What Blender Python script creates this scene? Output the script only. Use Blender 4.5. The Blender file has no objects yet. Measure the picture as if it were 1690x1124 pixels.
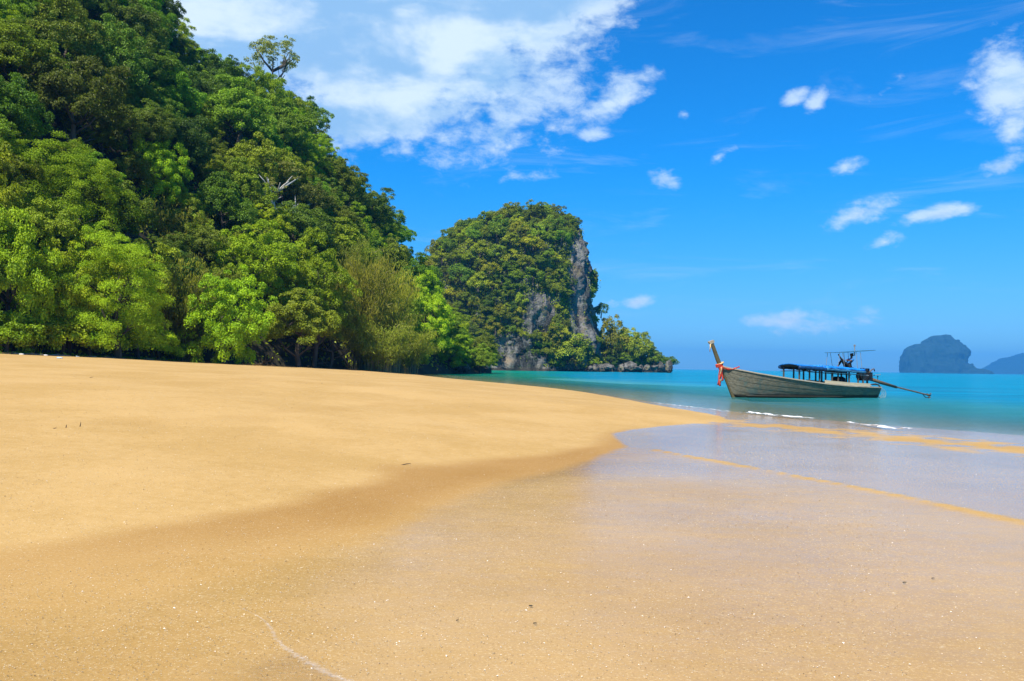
import bpy, bmesh, math, random
import numpy as np
from mathutils import Vector, Matrix, Euler

# ------------------------------------------------------------------ camera, sky, sun, exposure
sc = bpy.context.scene
COL = sc.collection
FPX, CX, CY, CAMZ = 1463.0, 845.0, 562.0, 1.6          # focal length etc. of the 1690 px photograph
PITCH, ROLL = math.atan(43.4 / FPX), 0.0144
cam_d = bpy.data.cameras.new('camera')
cam = bpy.data.objects.new('camera', cam_d)
COL.objects.link(cam)
cam_d.sensor_fit = 'HORIZONTAL'
cam_d.sensor_width = 36.0
cam_d.lens = 36.0 * FPX / 1690.0
cam_d.clip_start, cam_d.clip_end = 0.1, 40000.0
CAMR = Matrix.Rotation(math.pi / 2 + PITCH, 3, 'X') @ Matrix.Rotation(ROLL, 3, 'Z')
cam.matrix_world = Matrix.Translation((0, 0, CAMZ)) @ CAMR.to_4x4()
sc.camera = cam

SUN_EL, SUN_AZ = math.radians(54), math.atan2(-0.45, -0.89)   # azimuth measured from +Y towards +X
SUN_STRENGTH = 5.0
SUN_COL = (1.0, 0.94, 0.83)
SKY_STRENGTH = 0.082
SKY_TINT, SKY_TINT_LOW = (0.06, 0.76, 1.50), (0.33, 0.69, 1.20)          # the photograph's vivid colour rendering
EXPOSURE = 0.56
HAZE_DENSITY = 0.00012
HAZE_COL = (0.07, 0.44, 1.0)

sd = Vector((math.sin(SUN_AZ) * math.cos(SUN_EL), math.cos(SUN_AZ) * math.cos(SUN_EL), math.sin(SUN_EL)))
sun_d = bpy.data.lights.new('sun', 'SUN')
sun_d.energy, sun_d.angle, sun_d.color = SUN_STRENGTH, math.radians(0.53), SUN_COL
sun = bpy.data.objects.new('sun', sun_d)
COL.objects.link(sun)
sun.location = (-60, -60, 200)
sun.rotation_euler = (-sd).to_track_quat('-Z', 'Y').to_euler()

vs = sc.view_settings
vs.view_transform, vs.look, vs.gamma, vs.exposure, vs.use_curve_mapping = 'Standard', 'None', 1.0, EXPOSURE, False
cy = sc.cycles
cy.use_denoising = True
cy.denoiser = 'OPENIMAGEDENOISE'
cy.denoising_input_passes = 'RGB_ALBEDO_NORMAL'
cy.max_bounces, cy.diffuse_bounces, cy.glossy_bounces = 6, 3, 3
cy.transmission_bounces, cy.transparent_max_bounces, cy.volume_bounces = 3, 12, 0
cy.caustics_reflective = cy.caustics_refractive = False
cy.sample_clamp_indirect = 6.0


def ray(px, py):
    return CAMR @ Vector(((px - CX) / FPX, -(py - CY) / FPX, -1.0))


def at(px, py, Y):
    """world point on the ray through a photograph pixel at depth Y"""
    d = ray(px, py)
    return Vector((0, 0, CAMZ)) + d * (Y / d.y)


def gpt(px, py, z=0.0):
    d = ray(px, py)
    return Vector((0, 0, CAMZ)) + d * ((z - CAMZ) / d.z)


def hz(px):
    return 605.4 + (px - CX) * ROLL


# ------------------------------------------------------------------ node helpers
class NT:
    def __init__(self, tree):
        self.t = tree
        self.n = tree.nodes
        self.l = tree.links

    def node(self, typ, inp=None, **kw):
        nd = self.n.new(typ)
        for k, v in kw.items():
            setattr(nd, k, v)
        for k, v in (inp or {}).items():
            self.set(nd, k, v)
        return nd

    def set(self, nd, k, v):
        s = nd.inputs[k]
        if isinstance(v, bpy.types.NodeSocket):
            self.l.new(v, s)
        else:
            s.default_value = v

    def math(self, op, a, b=0.0, c=None, clamp=False):
        nd = self.node('ShaderNodeMath', {0: a, 1: b}, operation=op, use_clamp=clamp)
        if c is not None:
            self.set(nd, 2, c)
        return nd.outputs[0]

    def mix(self, f, a, b, blend='MIX'):
        nd = self.node('ShaderNodeMix', data_type='RGBA', blend_type=blend)
        self.set(nd, 0, f)
        self.set(nd, 6, a if isinstance(a, bpy.types.NodeSocket) else (*a, 1.0) if len(a) == 3 else a)
        self.set(nd, 7, b if isinstance(b, bpy.types.NodeSocket) else (*b, 1.0) if len(b) == 3 else b)
        return nd.outputs[2]

    def noise(self, vec, scale, detail=4.0, rough=0.5, dist=0.0, out=0):
        nd = self.node('ShaderNodeTexNoise', {'Scale': scale, 'Detail': detail, 'Roughness': rough, 'Distortion': dist})
        if vec is not None:
            self.l.new(vec, nd.inputs['Vector'])
        return nd.outputs[out]

    def mapr(self, v, a, b, c=0.0, d=1.0, smooth=True):
        nd = self.node('ShaderNodeMapRange', {'Value': v, 'From Min': a, 'From Max': b, 'To Min': c, 'To Max': d})
        nd.interpolation_type = 'SMOOTHSTEP' if smooth else 'LINEAR'
        return nd.outputs[0]

    def mapping(self, vec, loc=(0, 0, 0), rot=(0, 0, 0), scale=(1, 1, 1), typ='POINT'):
        nd = self.node('ShaderNodeMapping', vector_type=typ)
        self.l.new(vec, nd.inputs[0])
        nd.inputs[1].default_value = loc
        nd.inputs[2].default_value = rot
        nd.inputs[3].default_value = scale
        return nd.outputs[0]

    def attr(self, name):
        return self.node('ShaderNodeAttribute', attribute_name=name).outputs['Fac']


def schlick(t, normal, f0=0.02):
    inc = t.node('ShaderNodeNewGeometry').outputs['Incoming']
    dt = t.node('ShaderNodeVectorMath', {0: normal, 1: inc}, operation='DOT_PRODUCT').outputs['Value']
    c = t.math('SUBTRACT', 1.0, t.math('ABSOLUTE', dt), clamp=True)
    return t.math('MULTIPLY_ADD', t.math('POWER', c, 5.0), 1.0 - f0, f0)


def new_mat(name):
    m = bpy.data.materials.new(name)
    m.use_nodes = True
    m.node_tree.nodes.clear()
    t = NT(m.node_tree)
    out = t.node('ShaderNodeOutputMaterial')
    return m, t, out


# ------------------------------------------------------------------ the sky
world = bpy.data.worlds.new('World')
sc.world = world
world.use_nodes = True
world.node_tree.nodes.clear()
w = NT(world.node_tree)
tc = w.node('ShaderNodeTexCoord').outputs['Generated']
sky = w.node('ShaderNodeTexSky', sky_type='NISHITA', sun_disc=False)
sky.sun_elevation, sky.sun_rotation = SUN_EL, SUN_AZ
sky.altitude, sky.air_density, sky.dust_density, sky.ozone_density = 0.0, 1.0, 0.2, 1.0
sep = w.node('ShaderNodeSeparateXYZ', {0: tc})
skycol = w.mix(1.0, sky.outputs[0], w.mix(w.mapr(sep.outputs[2], -0.02, 0.24), SKY_TINT_LOW, SKY_TINT), 'MULTIPLY')
az = w.math('ARCTAN2', sep.outputs[0], sep.outputs[1])
el = w.math('ARCSINE', sep.outputs[2])
azel = w.node('ShaderNodeCombineXYZ', {0: az, 1: el, 2: 0.0}).outputs[0]
# (pixel x, pixel y, half width, half height, tilt in degrees, strength) of the clouds in the photograph
CLOUDS = [
    (640, 70, 330, 150, -6, 1.55), (400, 20, 230, 150, 0, 1.45), (860, 20, 190, 95, 14, 1.45), (600, 190, 240, 62, 10, 1.4),
    (790, 130, 150, 90, 20, 1.2), (828, 220, 52, 48, 30, 1.0), (980, 5, 80, 40, 10, 1.0),
    (1018, 162, 84, 34, 30, 1.0), (985, 220, 42, 15, 8, 0.85), (910, 212, 60, 20, 0, 0.62),
    (1098, 297, 36, 20, 0, 0.9), (1185, 260, 34, 12, 35, 0.78), (1422, 350, 58, 19, 20, 1.05), (1556, 352, 54, 14, 10, 1.05),
    (1668, 130, 66, 84, 40, 1.1), (1665, 215, 40, 40, 40, 0.9), (1655, 276, 46, 20, 14, 1.0), (1395, 274, 36, 15, 20, 0.75), (1308, 165, 22, 12, 20, 0.8),
    (1345, 170, 22, 14, 40, 0.7), (1460, 400, 36, 14, 10, 0.7), (1050, 498, 40, 18, 6, 1.0), (1305, 530, 80, 30, 0, 0.85),
    (1420, 530, 44, 26, 0, 0.75), (1010, 500, 44, 16, 0, 0.8), (870, 292, 70, 16, 4, 0.66), (1130, 190, 24, 14, 10, 0.62), (1480, 135, 50, 18, 30, 0.58),
]
field = None
for (px, py, hw, hh, tilt, st) in CLOUDS:
    d = ray(px, py).normalized()
    a0, e0 = math.atan2(d.x, d.y), math.asin(d.z)
    k = 1.0 / FPX * math.cos(a0)
    mp = w.mapping(azel, (a0, e0, 0), (0, 0, math.radians(tilt) - ROLL), (hw * k, hh * k, 1.0), 'TEXTURE')
    ln = w.node('ShaderNodeVectorMath', {0: mp}, operation='LENGTH').outputs['Value']
    f = w.math('MULTIPLY_ADD', ln, -0.62 * st, st)
    field = f if field is None else w.math('MAXIMUM', field, f)
dstr = w.mapping(tc, (3.1, 1.7, 0.4), (0, 0, 0), (1, 1, 1.7))
n1 = w.noise(dstr, 9.0, 9.0, 0.60, 0.35)
n2 = w.noise(dstr, 34.0, 7.0, 0.62, 0.2)
nn = w.math('MULTIPLY_ADD', w.math('SUBTRACT', n1, 0.5), 1.25, w.math('MULTIPLY', w.math('SUBTRACT', n2, 0.5), 1.2))
# the same kind of broken cloud goes on outside the picture
gen = w.math('MULTIPLY', w.mapr(w.noise(dstr, 2.3, 3.0, 0.5), 0.5, 0.72, -0.5, 1.0), 1.0)
outm = w.math('MAXIMUM', w.mapr(w.math('ABSOLUTE', az), 0.56, 0.72), w.mapr(el, 0.44, 0.58))
field = w.math('MAXIMUM', field, w.math('SUBTRACT', w.math('MULTIPLY', gen, outm), w.math('MULTIPLY', w.math('SUBTRACT', 1.0, outm), 1.0)))
fn = w.math('ADD', field, nn)
cov = w.mapr(fn, 0.38, 0.96)
wisp_v = w.mapping(tc, (0, 0, 0), (0, 0, 0), (1, 1, 6.0))
wisp = w.mapr(w.noise(wisp_v, 5.0, 7.0, 0.62, 0.8), 0.52, 0.8, 0.0, 0.20)
wisp = w.math('MULTIPLY', wisp, w.mapr(el, 0.0, 0.10))
cov = w.math('MAXIMUM', w.math('MULTIPLY', cov, w.mapr(field, 0.5, 1.1, 0.78, 0.97)), wisp)
shade = w.mapr(w.math('ADD', w.noise(w.mapping(tc, (0.3, 2.0, 0.1), (0, 0, 0), (1, 1, 3.0)), 7.0, 5.0, 0.5, 0.4), w.math('MULTIPLY', w.math('SUBTRACT', n2, 0.5), 0.3)), 0.38, 0.68)
thick = w.mapr(field, 0.55, 1.1)
sh2 = w.math('SUBTRACT', 1.0, w.math('MULTIPLY', w.math('SUBTRACT', 1.0, shade), w.math('MULTIPLY_ADD', thick, 0.85, 0.15)))
ccol = w.mix(sh2, (2.7, 4.9, 7.8), (6.6, 8.0, 9.2))
cmix = w.mix(cov, skycol, ccol)
bg = w.node('ShaderNodeBackground', {'Color': cmix, 'Strength': SKY_STRENGTH})
wo = w.node('ShaderNodeOutputWorld', {0: bg.outputs[0]})
world.cycles.sampling_method = 'MANUAL'
world.cycles.sample_map_resolution = 512

# ------------------------------------------------------------------ scene helpers
rng = np.random.default_rng(7)
random.seed(11)


def _hash(ix, iy, iz, seed):
    h = (ix * 374761393 + iy * 668265263 + iz * 2147483647 + seed * 974634777) & 0xFFFFFFFF
    h = ((h ^ (h >> 13)) * 1274126177) & 0xFFFFFFFF
    h = ((h ^ (h >> 16)) * 2246822519) & 0xFFFFFFFF
    return ((h ^ (h >> 15)) & 0xFFFFFF) / float(0xFFFFFF)


def vnoise(P, seed=0):
    P = np.asarray(P, dtype=np.float64)
    i = np.floor(P).astype(np.int64)
    f = P - i
    u = f * f * f * (f * (f * 6 - 15) + 10)
    r = 0
    for dx in (0, 1):
        for dy in (0, 1):
            for dz in (0, 1):
                wgt = (u[:, 0] if dx else 1 - u[:, 0]) * (u[:, 1] if dy else 1 - u[:, 1]) * (u[:, 2] if dz else 1 - u[:, 2])
                r = r + wgt * _hash(i[:, 0] + dx, i[:, 1] + dy, i[:, 2] + dz, seed)
    return r * 2 - 1


def fbm(P, octs=4, seed=0, gain=0.5):
    r, a, P = 0, 1.0, np.asarray(P, dtype=np.float64)
    for o in range(octs):
        r = r + a * vnoise(P * (2.03 ** o) + 17.3 * o, seed + o)
        a *= gain
    return r


def sstep(a, b, x):
    t = np.clip((x - a) / (b - a), 0, 1)
    return t * t * (3 - 2 * t)


def mesh_np(name, V, F, mat=None, smooth=False, attrs=None):
    """V (n,3), F (m,k) with one k"""
    V = np.asarray(V, dtype=np.float32)
    F = np.asarray(F, dtype=np.int32)
    me = bpy.data.meshes.new(name)
    k = F.shape[1]
    me.vertices.add(len(V))
    me.vertices.foreach_set('co', V.ravel())
    me.loops.add(F.size)
    me.loops.foreach_set('vertex_index', F.ravel())
    me.polygons.add(len(F))
    me.polygons.foreach_set('loop_start', np.arange(0, F.size, k, dtype=np.int32))
    me.polygons.foreach_set('loop_total', np.full(len(F), k, dtype=np.int32))
    me.polygons.foreach_set('use_smooth', np.full(len(F), smooth, dtype=bool))
    me.update(calc_edges=True)
    for an, av in (attrs or {}).items():
        a = me.attributes.new(an, 'FLOAT', 'POINT')
        a.data.foreach_set('value', np.asarray(av, dtype=np.float32).ravel())
    if mat:
        me.materials.append(mat)
    me.validate()
    return me


def link(name, me, parent=None, loc=None):
    o = bpy.data.objects.new(name, me)
    COL.objects.link(o)
    if parent:
        o.parent = parent
    if loc is not None:
        o.location = loc
    return o


def tag(o, label=None, cat=None, group=None, kind=None):
    for k, v in (('label', label), ('category', cat), ('group', group), ('kind', kind)):
        if v:
            o[k] = v
    return o


def empty(name, loc=(0, 0, 0), rz=0.0):
    o = bpy.data.objects.new(name, None)
    o.empty_display_size = 0.3
    COL.objects.link(o)
    o.location = loc
    o.rotation_euler = (0, 0, rz)
    return o


def grid_faces(nr, nc, wrap=False):
    r, c = np.meshgrid(np.arange(nr - 1), np.arange(nc if wrap else nc - 1), indexing='ij')
    c2 = (c + 1) % nc
    return np.stack([r * nc + c, r * nc + c2, (r + 1) * nc + c2, (r + 1) * nc + c], -1).reshape(-1, 4)


class MB:
    """collects shapes for ONE mesh"""
    def __init__(self):
        self.v, self.f = [], []

    def add(self, vs_, fs_):
        b = len(self.v)
        self.v += [tuple(p) for p in vs_]
        self.f += [tuple(i + b for i in f) for f in fs_]
        return self

    def box(self, c, s, rot=(0, 0, 0)):
        R = Euler(rot).to_matrix()
        c = Vector(c)
        vs_ = [c + R @ Vector((x * s[0] / 2, y * s[1] / 2, z * s[2] / 2)) for x in (-1, 1) for y in (-1, 1) for z in (-1, 1)]
        return self.add(vs_, [(0, 1, 3, 2), (4, 6, 7, 5), (0, 4, 5, 1), (2, 3, 7, 6), (0, 2, 6, 4), (1, 5, 7, 3)])

    def tube(self, pts, rad, n=8, cap=True):
        pts = [Vector(p) for p in pts]
        if not hasattr(rad, '__len__'):
            rad = [rad] * len(pts)
        rows, up = [], None
        for i, p in enumerate(pts):
            t = (pts[min(i + 1, len(pts) - 1)] - pts[max(i - 1, 0)]).normalized()
            a = Vector((0, 0, 1)) if abs(t.z) < 0.9 else Vector((1, 0, 0))
            if up is None:
                up = t.cross(a).normalized()
            up = (up - t * up.dot(t)).normalized()
            bn = t.cross(up)
            rows.append([p + (up * math.cos(2 * math.pi * k / n) + bn * math.sin(2 * math.pi * k / n)) * rad[i] for k in range(n)])
        vs_ = [q for r in rows for q in r]
        fs_ = [(i * n + k, i * n + (k + 1) % n, (i + 1) * n + (k + 1) % n, (i + 1) * n + k) for i in range(len(rows) - 1) for k in range(n)]
        if cap:
            fs_ += [tuple(range(n))[::-1], tuple((len(rows) - 1) * n + k for k in range(n))]
        return self.add(vs_, fs_)

    def loft(self, rows, wrap=False, caps=False):
        n = len(rows[0])
        vs_ = [p for r in rows for p in r]
        fs_ = [(i * n + k, i * n + (k + 1) % n, (i + 1) * n + (k + 1) % n, (i + 1) * n + k)
               for i in range(len(rows) - 1) for k in range(n if wrap else n - 1)]
        if caps:
            fs_ += [tuple(range(n))[::-1], tuple((len(rows) - 1) * n + k for k in range(n))]
        return self.add(vs_, fs_)

    def build(self, name, mat, parent=None, smooth=False, loc=None):
        me = bpy.data.meshes.new(name)
        me.from_pydata([tuple(p) for p in self.v], [], self.f)
        me.validate()
        bm = bmesh.new()
        bm.from_mesh(me)
        bmesh.ops.recalc_face_normals(bm, faces=bm.faces)
        bm.to_mesh(me)
        bm.free()
        me.polygons.foreach_set('use_smooth', [smooth] * len(me.polygons))
        me.materials.append(mat)
        me.update()
        return link(name, me, parent, loc)


# ------------------------------------------------------------------ materials
def simple_mat(name, col, rough=0.7, var=0.25, scale=8.0, bump=0.0, spec=0.3, metal=0.0, col2=None, stretch=(1, 1, 1), coords='Object'):
    m, t, out = new_mat(name)
    co = t.node('ShaderNodeTexCoord').outputs[coords]
    co = t.mapping(co, scale=stretch)
    n = t.noise(co, scale, 6, 0.6)
    c2 = col2 or tuple(max(0, c * (1 - var)) for c in col)
    c = t.mix(t.mapr(n, 0.35, 0.65), c2, col)
    p = t.node('ShaderNodeBsdfPrincipled', {'Base Color': c, 'Roughness': rough, 'Specular IOR Level': spec, 'Metallic': metal})
    if bump:
        b = t.node('ShaderNodeBump', {'Strength': bump, 'Distance': 0.02, 'Height': n})
        t.l.new(b.outputs[0], p.inputs['Normal'])
    t.l.new(p.outputs[0], out.inputs[0])
    return m


def sand_mat():
    m, t, out = new_mat('sand')
    pos = t.node('ShaderNodeNewGeometry').outputs['Position']
    wet, film = t.attr('wet'), t.attr('film')
    n_big = t.noise(pos, 0.35, 5, 0.6)
    n_mid = t.noise(t.mapping(pos, scale=(1, 1, 1)), 6.0, 5, 0.65)
    n_fine = t.noise(pos, 60.0, 4, 0.75)
    n_gr = t.noise(pos, 320.0, 2, 0.6)
    wn = t.math('ADD', wet, t.math('MULTIPLY', t.math('SUBTRACT', n_mid, 0.5), 0.35))
    wetf = t.mapr(wn, 0.10, 0.95, smooth=False)
    dry = t.mix(t.mapr(t.math('MULTIPLY_ADD', n_mid, 0.35, t.math('MULTIPLY', n_big, 0.65)), 0.38, 0.62), (0.430, 0.258, 0.076), (0.510, 0.318, 0.112))
    wetc = t.mix(t.mapr(n_big, 0.3, 0.7), (0.318, 0.164, 0.036), (0.358, 0.192, 0.050))
    base = t.mix(wetf, dry, wetc)
    # grains: shell-pale and dark specks
    base = t.mix(t.math('MULTIPLY', t.mapr(n_fine, 0.56, 0.68), 0.75), base, (0.64, 0.50, 0.29))
    base = t.mix(t.math('MULTIPLY', t.mapr(n_gr, 0.56, 0.72), 0.35), base, (0.58, 0.46, 0.29))
    base = t.mix(t.math('MULTIPLY', t.mapr(n_fine, 0.42, 0.30), 0.6), base, (0.30, 0.16, 0.045))
    coarse = t.noise(pos, 26.0, 4, 0.75)
    base = t.mix(t.math('MULTIPLY', t.mapr(coarse, 0.58, 0.70), 0.55), base, (0.62, 0.475, 0.26))
    dark = t.noise(t.mapping(pos, (4, 2, 0)), 23.0, 3, 0.6)
    base = t.mix(t.math('MULTIPLY', t.mapr(dark, 0.72, 0.78), 0.5), base, (0.24, 0.15, 0.06))
    # relief
    rip = t.node('ShaderNodeTexWave', {'Vector': t.mapping(pos, rot=(0, 0, math.radians(62))), 'Scale': 2.6, 'Distortion': 6.0, 'Detail': 3.0, 'Detail Scale': 1.4})
    h = t.math('ADD', t.math('MULTIPLY', n_fine, 0.012), t.math('MULTIPLY', coarse, 0.020))
    h = t.math('ADD', h, t.math('MULTIPLY', n_mid, 0.022))
    h = t.math('ADD', h, t.math('MULTIPLY', t.math('MULTIPLY', rip.outputs['Fac'], wetf), 0.008))
    n_rip = t.noise(t.mapping(pos, rot=(0, 0, 0.35), scale=(0.8, 3.4, 1)), 5.5, 4, 0.6, 0.6)
    bmp = t.node('ShaderNodeBump', {'Strength': t.math('MULTIPLY_ADD', film, -0.25, 0.5), 'Distance': 0.6, 'Height': h})
    p = t.node('ShaderNodeBsdfPrincipled', {'Base Color': base, 'Roughness': 0.9, 'Specular IOR Level': 0.15, 'Normal': bmp.outputs[0]})
    # film of water left on the sand
    nf = t.math('ADD', film, t.math('MULTIPLY', t.math('SUBTRACT', t.noise(t.mapping(pos, rot=(0, 0, 0.6), scale=(1, 2.6, 1)), 2.2, 5, 0.65), 0.5), 0.38))
    bare = t.math('SUBTRACT', 1.0, t.math('MULTIPLY', t.mapr(n_fine, 0.50, 0.62), 0.75))
    cw = t.math('MULTIPLY', t.mapr(nf, 0.15, 0.75), bare)
    cb = t.node('ShaderNodeBump', {'Strength': 0.16, 'Distance': 0.5, 'Height': t.math('ADD', t.math('MULTIPLY', n_fine, 0.006), t.math('MULTIPLY', n_rip, 0.030))})
    for k, v in {'Coat Weight': cw, 'Coat Roughness': 0.09, 'Coat IOR': 1.33, 'Coat Normal': cb.outputs[0]}.items():
        t.set(p, k, v)
    t.l.new(p.outputs[0], out.inputs[0])
    return m


def water_mat(name, k_op=1.7, refl=0.42):
    m, t, out = new_mat(name)
    pos = t.node('ShaderNodeNewGeometry').outputs['Position']
    depth, green = t.attr('depth'), t.attr('green')
    swell = t.noise(t.mapping(pos, rot=(0, 0, 0.35), scale=(0.30, 1.0, 1.0)), 0.16, 4, 0.55, 0.3)
    n_a = t.noise(t.mapping(pos, rot=(0, 0, 0.25), scale=(0.45, 1.0, 1.0)), 1.5, 5, 0.6, 0.4)
    n_b = t.noise(t.mapping(pos, rot=(0, 0, -0.2), scale=(0.6, 1.0, 1.0)), 7.0, 4, 0.6)
    h = t.math('ADD', t.math('MULTIPLY', n_a, 0.11), t.math('MULTIPLY', n_b, 0.02))
    h = t.math('ADD', h, t.math('MULTIPLY', swell, 0.5))
    b = t.node('ShaderNodeBump', {'Strength': 1.0, 'Distance': 1.7, 'Height': h})
    op = t.math('SUBTRACT', 1.0, t.math('EXPONENT', t.math('MULTIPLY', depth, -k_op)))
    patch = t.noise(t.mapping(pos, scale=(0.22, 1, 1)), 0.16, 6, 0.68, 0.4)
    deep = t.mix(t.mapr(patch, 0.35, 0.65), (0.000, 0.160, 0.275), (0.000, 0.240, 0.380))
    shal = (0.030, 0.27, 0.26)
    body = t.mix(t.mapr(depth, 0.25, 1.3), shal, deep)
    body = t.mix(green, body, (0.000, 0.205, 0.125))
    tr = t.node('ShaderNodeBsdfTransparent', {0: (0.80, 0.93, 0.90, 1)})
    df = t.node('ShaderNodeBsdfDiffuse', {'Color': body, 'Normal': b.outputs[0]})
    mx = t.node('ShaderNodeMixShader', {0: op, 1: tr.outputs[0], 2: df.outputs[0]})
    gl = t.node('ShaderNodeBsdfGlossy', {'Color': (1, 1, 1, 1), 'Roughness': 0.08, 'Normal': b.outputs[0]})
    fac = t.math('MINIMUM', t.math('MULTIPLY', schlick(t, b.outputs[0]), refl), 0.55)
    mx2 = t.node('ShaderNodeMixShader', {0: fac, 1: mx.outputs[0], 2: gl.outputs[0]})
    t.l.new(mx2.outputs[0], out.inputs[0])
    return m


def leaf_mat(name, c_lo, c_hi, hue=0.03, trans=0.35, gloss=0.08):
    trans *= 0.9
    hue *= 1.3
    m, t, out = new_mat(name)
    oi = t.node('ShaderNodeObjectInfo')
    rnd = oi.outputs['Random']
    tint = t.attr('tint')
    c = t.mix(tint, c_lo, c_hi)
    hs_ = t.node('ShaderNodeHueSaturation', {'Color': c, 'Hue': t.math('MULTIPLY_ADD', t.math('SUBTRACT', rnd, 0.5), hue, 0.5),
                                             'Value': t.math('MULTIPLY_ADD', t.math('FRACT', t.math('MULTIPLY', rnd, 7.31)), 0.75, 0.62)})
    df = t.node('ShaderNodeBsdfDiffuse', {'Color': hs_.outputs[0]})
    tr = t.node('ShaderNodeBsdfTranslucent', {'Color': t.mix(0.5, hs_.outputs[0], (0.18, 0.30, 0.01))})
    mx = t.node('ShaderNodeMixShader', {0: trans, 1: df.outputs[0], 2: tr.outputs[0]})
    gl = t.node('ShaderNodeBsdfGlossy', {'Color': (0.9, 0.95, 1, 1), 'Roughness': 0.55})
    mx2 = t.node('ShaderNodeMixShader', {0: gloss, 1: mx.outputs[0], 2: gl.outputs[0]})
    t.l.new(mx2.outputs[0], out.inputs[0])
    return m


def rock_mat(name='limestone', light=(0.245, 0.235, 0.205), dark=(0.024, 0.026, 0.025), scale=1.0):
    m, t, out = new_mat(name)
    pos = t.node('ShaderNodeTexCoord').outputs['Object']
    ns = t.noise(t.mapping(pos, scale=(0.30 * scale, 0.30 * scale, 0.055 * scale)), 1.0, 7, 0.65, 0.3)
    nb = t.noise(pos, 0.11 * scale, 4, 0.6)
    nf = t.noise(pos, 1.3 * scale, 6, 0.7)
    f = t.mapr(t.math('ADD', t.math('MULTIPLY', ns, 0.6), t.math('MULTIPLY', nf, 0.4)), 0.40, 0.62)
    c = t.mix(f, dark, light)
    c = t.mix(t.math('MULTIPLY', t.mapr(nb, 0.52, 0.66), 0.5), c, (0.33, 0.22, 0.11))
    c = t.mix(t.math('MULTIPLY', t.mapr(t.noise(pos, 0.22 * scale, 5, 0.65), 0.54, 0.66), 0.6), c, (0.07, 0.11, 0.03))
    z = t.node('ShaderNodeSeparateXYZ', {0: t.node('ShaderNodeNewGeometry').outputs['Position']}).outputs[2]
    tide = t.mapr(t.math('ADD', z, t.math('MULTIPLY', nf, 0.9)), 1.9, 1.2)
    c = t.mix(t.math('MULTIPLY', tide, 0.8), c, (0.035, 0.032, 0.025))
    b = t.node('ShaderNodeBump', {'Strength': 0.7, 'Distance': 1.2 / scale, 'Height': t.math('ADD', nf, ns)})
    p = t.node('ShaderNodeBsdfPrincipled', {'Base Color': c, 'Roughness': 0.88, 'Specular IOR Level': 0.2, 'Normal': b.outputs[0]})
    t.l.new(p.outputs[0], out.inputs[0])
    return m


M = {}
M['sand'] = sand_mat()
M['sea'] = water_mat('sea_water')
M['soil'] = simple_mat('forest_floor', (0.045, 0.040, 0.022), 0.95, 0.5, 0.6)
M['rock'] = rock_mat()
M['boulder'] = rock_mat('shore_rock', (0.22, 0.205, 0.175), (0.03, 0.03, 0.026), 2.2)
M['leaf_dark'] = leaf_mat('leaf_dark', (0.078, 0.127, 0.008), (0.204, 0.290, 0.016), 0.05, 0.30, 0.02)
M['leaf_mid'] = leaf_mat('leaf_mid', (0.133, 0.209, 0.006), (0.309, 0.437, 0.013), 0.05, 0.35, 0.02)
M['leaf_lime'] = leaf_mat('leaf_lime', (0.223, 0.341, 0.005), (0.492, 0.621, 0.010), 0.03, 0.40, 0.015)
M['leaf_feather'] = leaf_mat('leaf_feather', (0.201, 0.315, 0.010), (0.385, 0.523, 0.014), 0.02, 0.40, 0.01)
M['leaf_bamboo'] = leaf_mat('leaf_bamboo', (0.190, 0.209, 0.016), (0.370, 0.385, 0.030), 0.03, 0.40, 0.01)
M['leaf_pale'] = leaf_mat('leaf_pale', (0.230, 0.245, 0.055), (0.400, 0.410, 0.090), 0.03, 0.40, 0.01)
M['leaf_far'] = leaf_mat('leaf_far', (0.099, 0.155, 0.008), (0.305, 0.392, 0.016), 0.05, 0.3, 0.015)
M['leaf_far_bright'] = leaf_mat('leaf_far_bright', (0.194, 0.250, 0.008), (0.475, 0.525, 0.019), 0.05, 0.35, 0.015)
M['bark'] = simple_mat('bark', (0.11, 0.09, 0.065), 0.9, 0.5, 6.0, 0.4, stretch=(1, 1, 0.2))
M['bark_pale'] = simple_mat('bark_pale', (0.62, 0.58, 0.50), 0.85, 0.3, 6.0, 0.3, stretch=(1, 1, 0.2))
M['culm'] = simple_mat('bamboo_culm', (0.30, 0.27, 0.11), 0.7, 0.4, 3.0)

# ------------------------------------------------------------------ the beach
DRY = np.array([(-20, -14), (-11, -4), (-8.0, 0.6), (-5.9, 4.3), (-4.1, 6.6), (-2.75, 9.2), (-1.3, 13.0), (1.45, 16.6), (2.4, 20.0), (3.9, 23.0), (6.4, 25.6),
                (6.9, 28.5), (6.0, 36), (5.4, 45), (4.5, 55), (2.0, 69), (-6.8, 102), (-16.4, 148), (-20, 175), (-23, 230)], float)
SHORE = np.array([(90, -45), (60, -22), (36, -2), (25, 10), (18, 18.4), (13.3, 23.2), (9.9, 29.4), (7.3, 38), (6.3, 47), (5.3, 56), (2.7, 69), (-6, 102), (-15.6, 148), (-19.0, 180), (-22, 235)], float)
BAND = np.array([(6.0, 26), (8.5, 22.3), (10.6, 18.4), (13, 14), (17, 8)], float)
RIDGE = np.array([(2.6, 16.4), (3.6, 14.0), (4.5, 11.8), (5.25, 9.1), (6.0, 6.2), (6.7, 2.8)], float)


def smooth_poly(P, n=3):
    for _ in range(n):
        Q = [P[0]]
        for a, b in zip(P[:-1], P[1:]):
            Q += [a * 0.75 + b * 0.25, a * 0.25 + b * 0.75]
        Q.append(P[-1])
        P = np.array(Q)
    return P


DRY, SHORE, BAND, RIDGE = [smooth_poly(p, 2) for p in (DRY, SHORE, BAND, RIDGE)]


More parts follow.
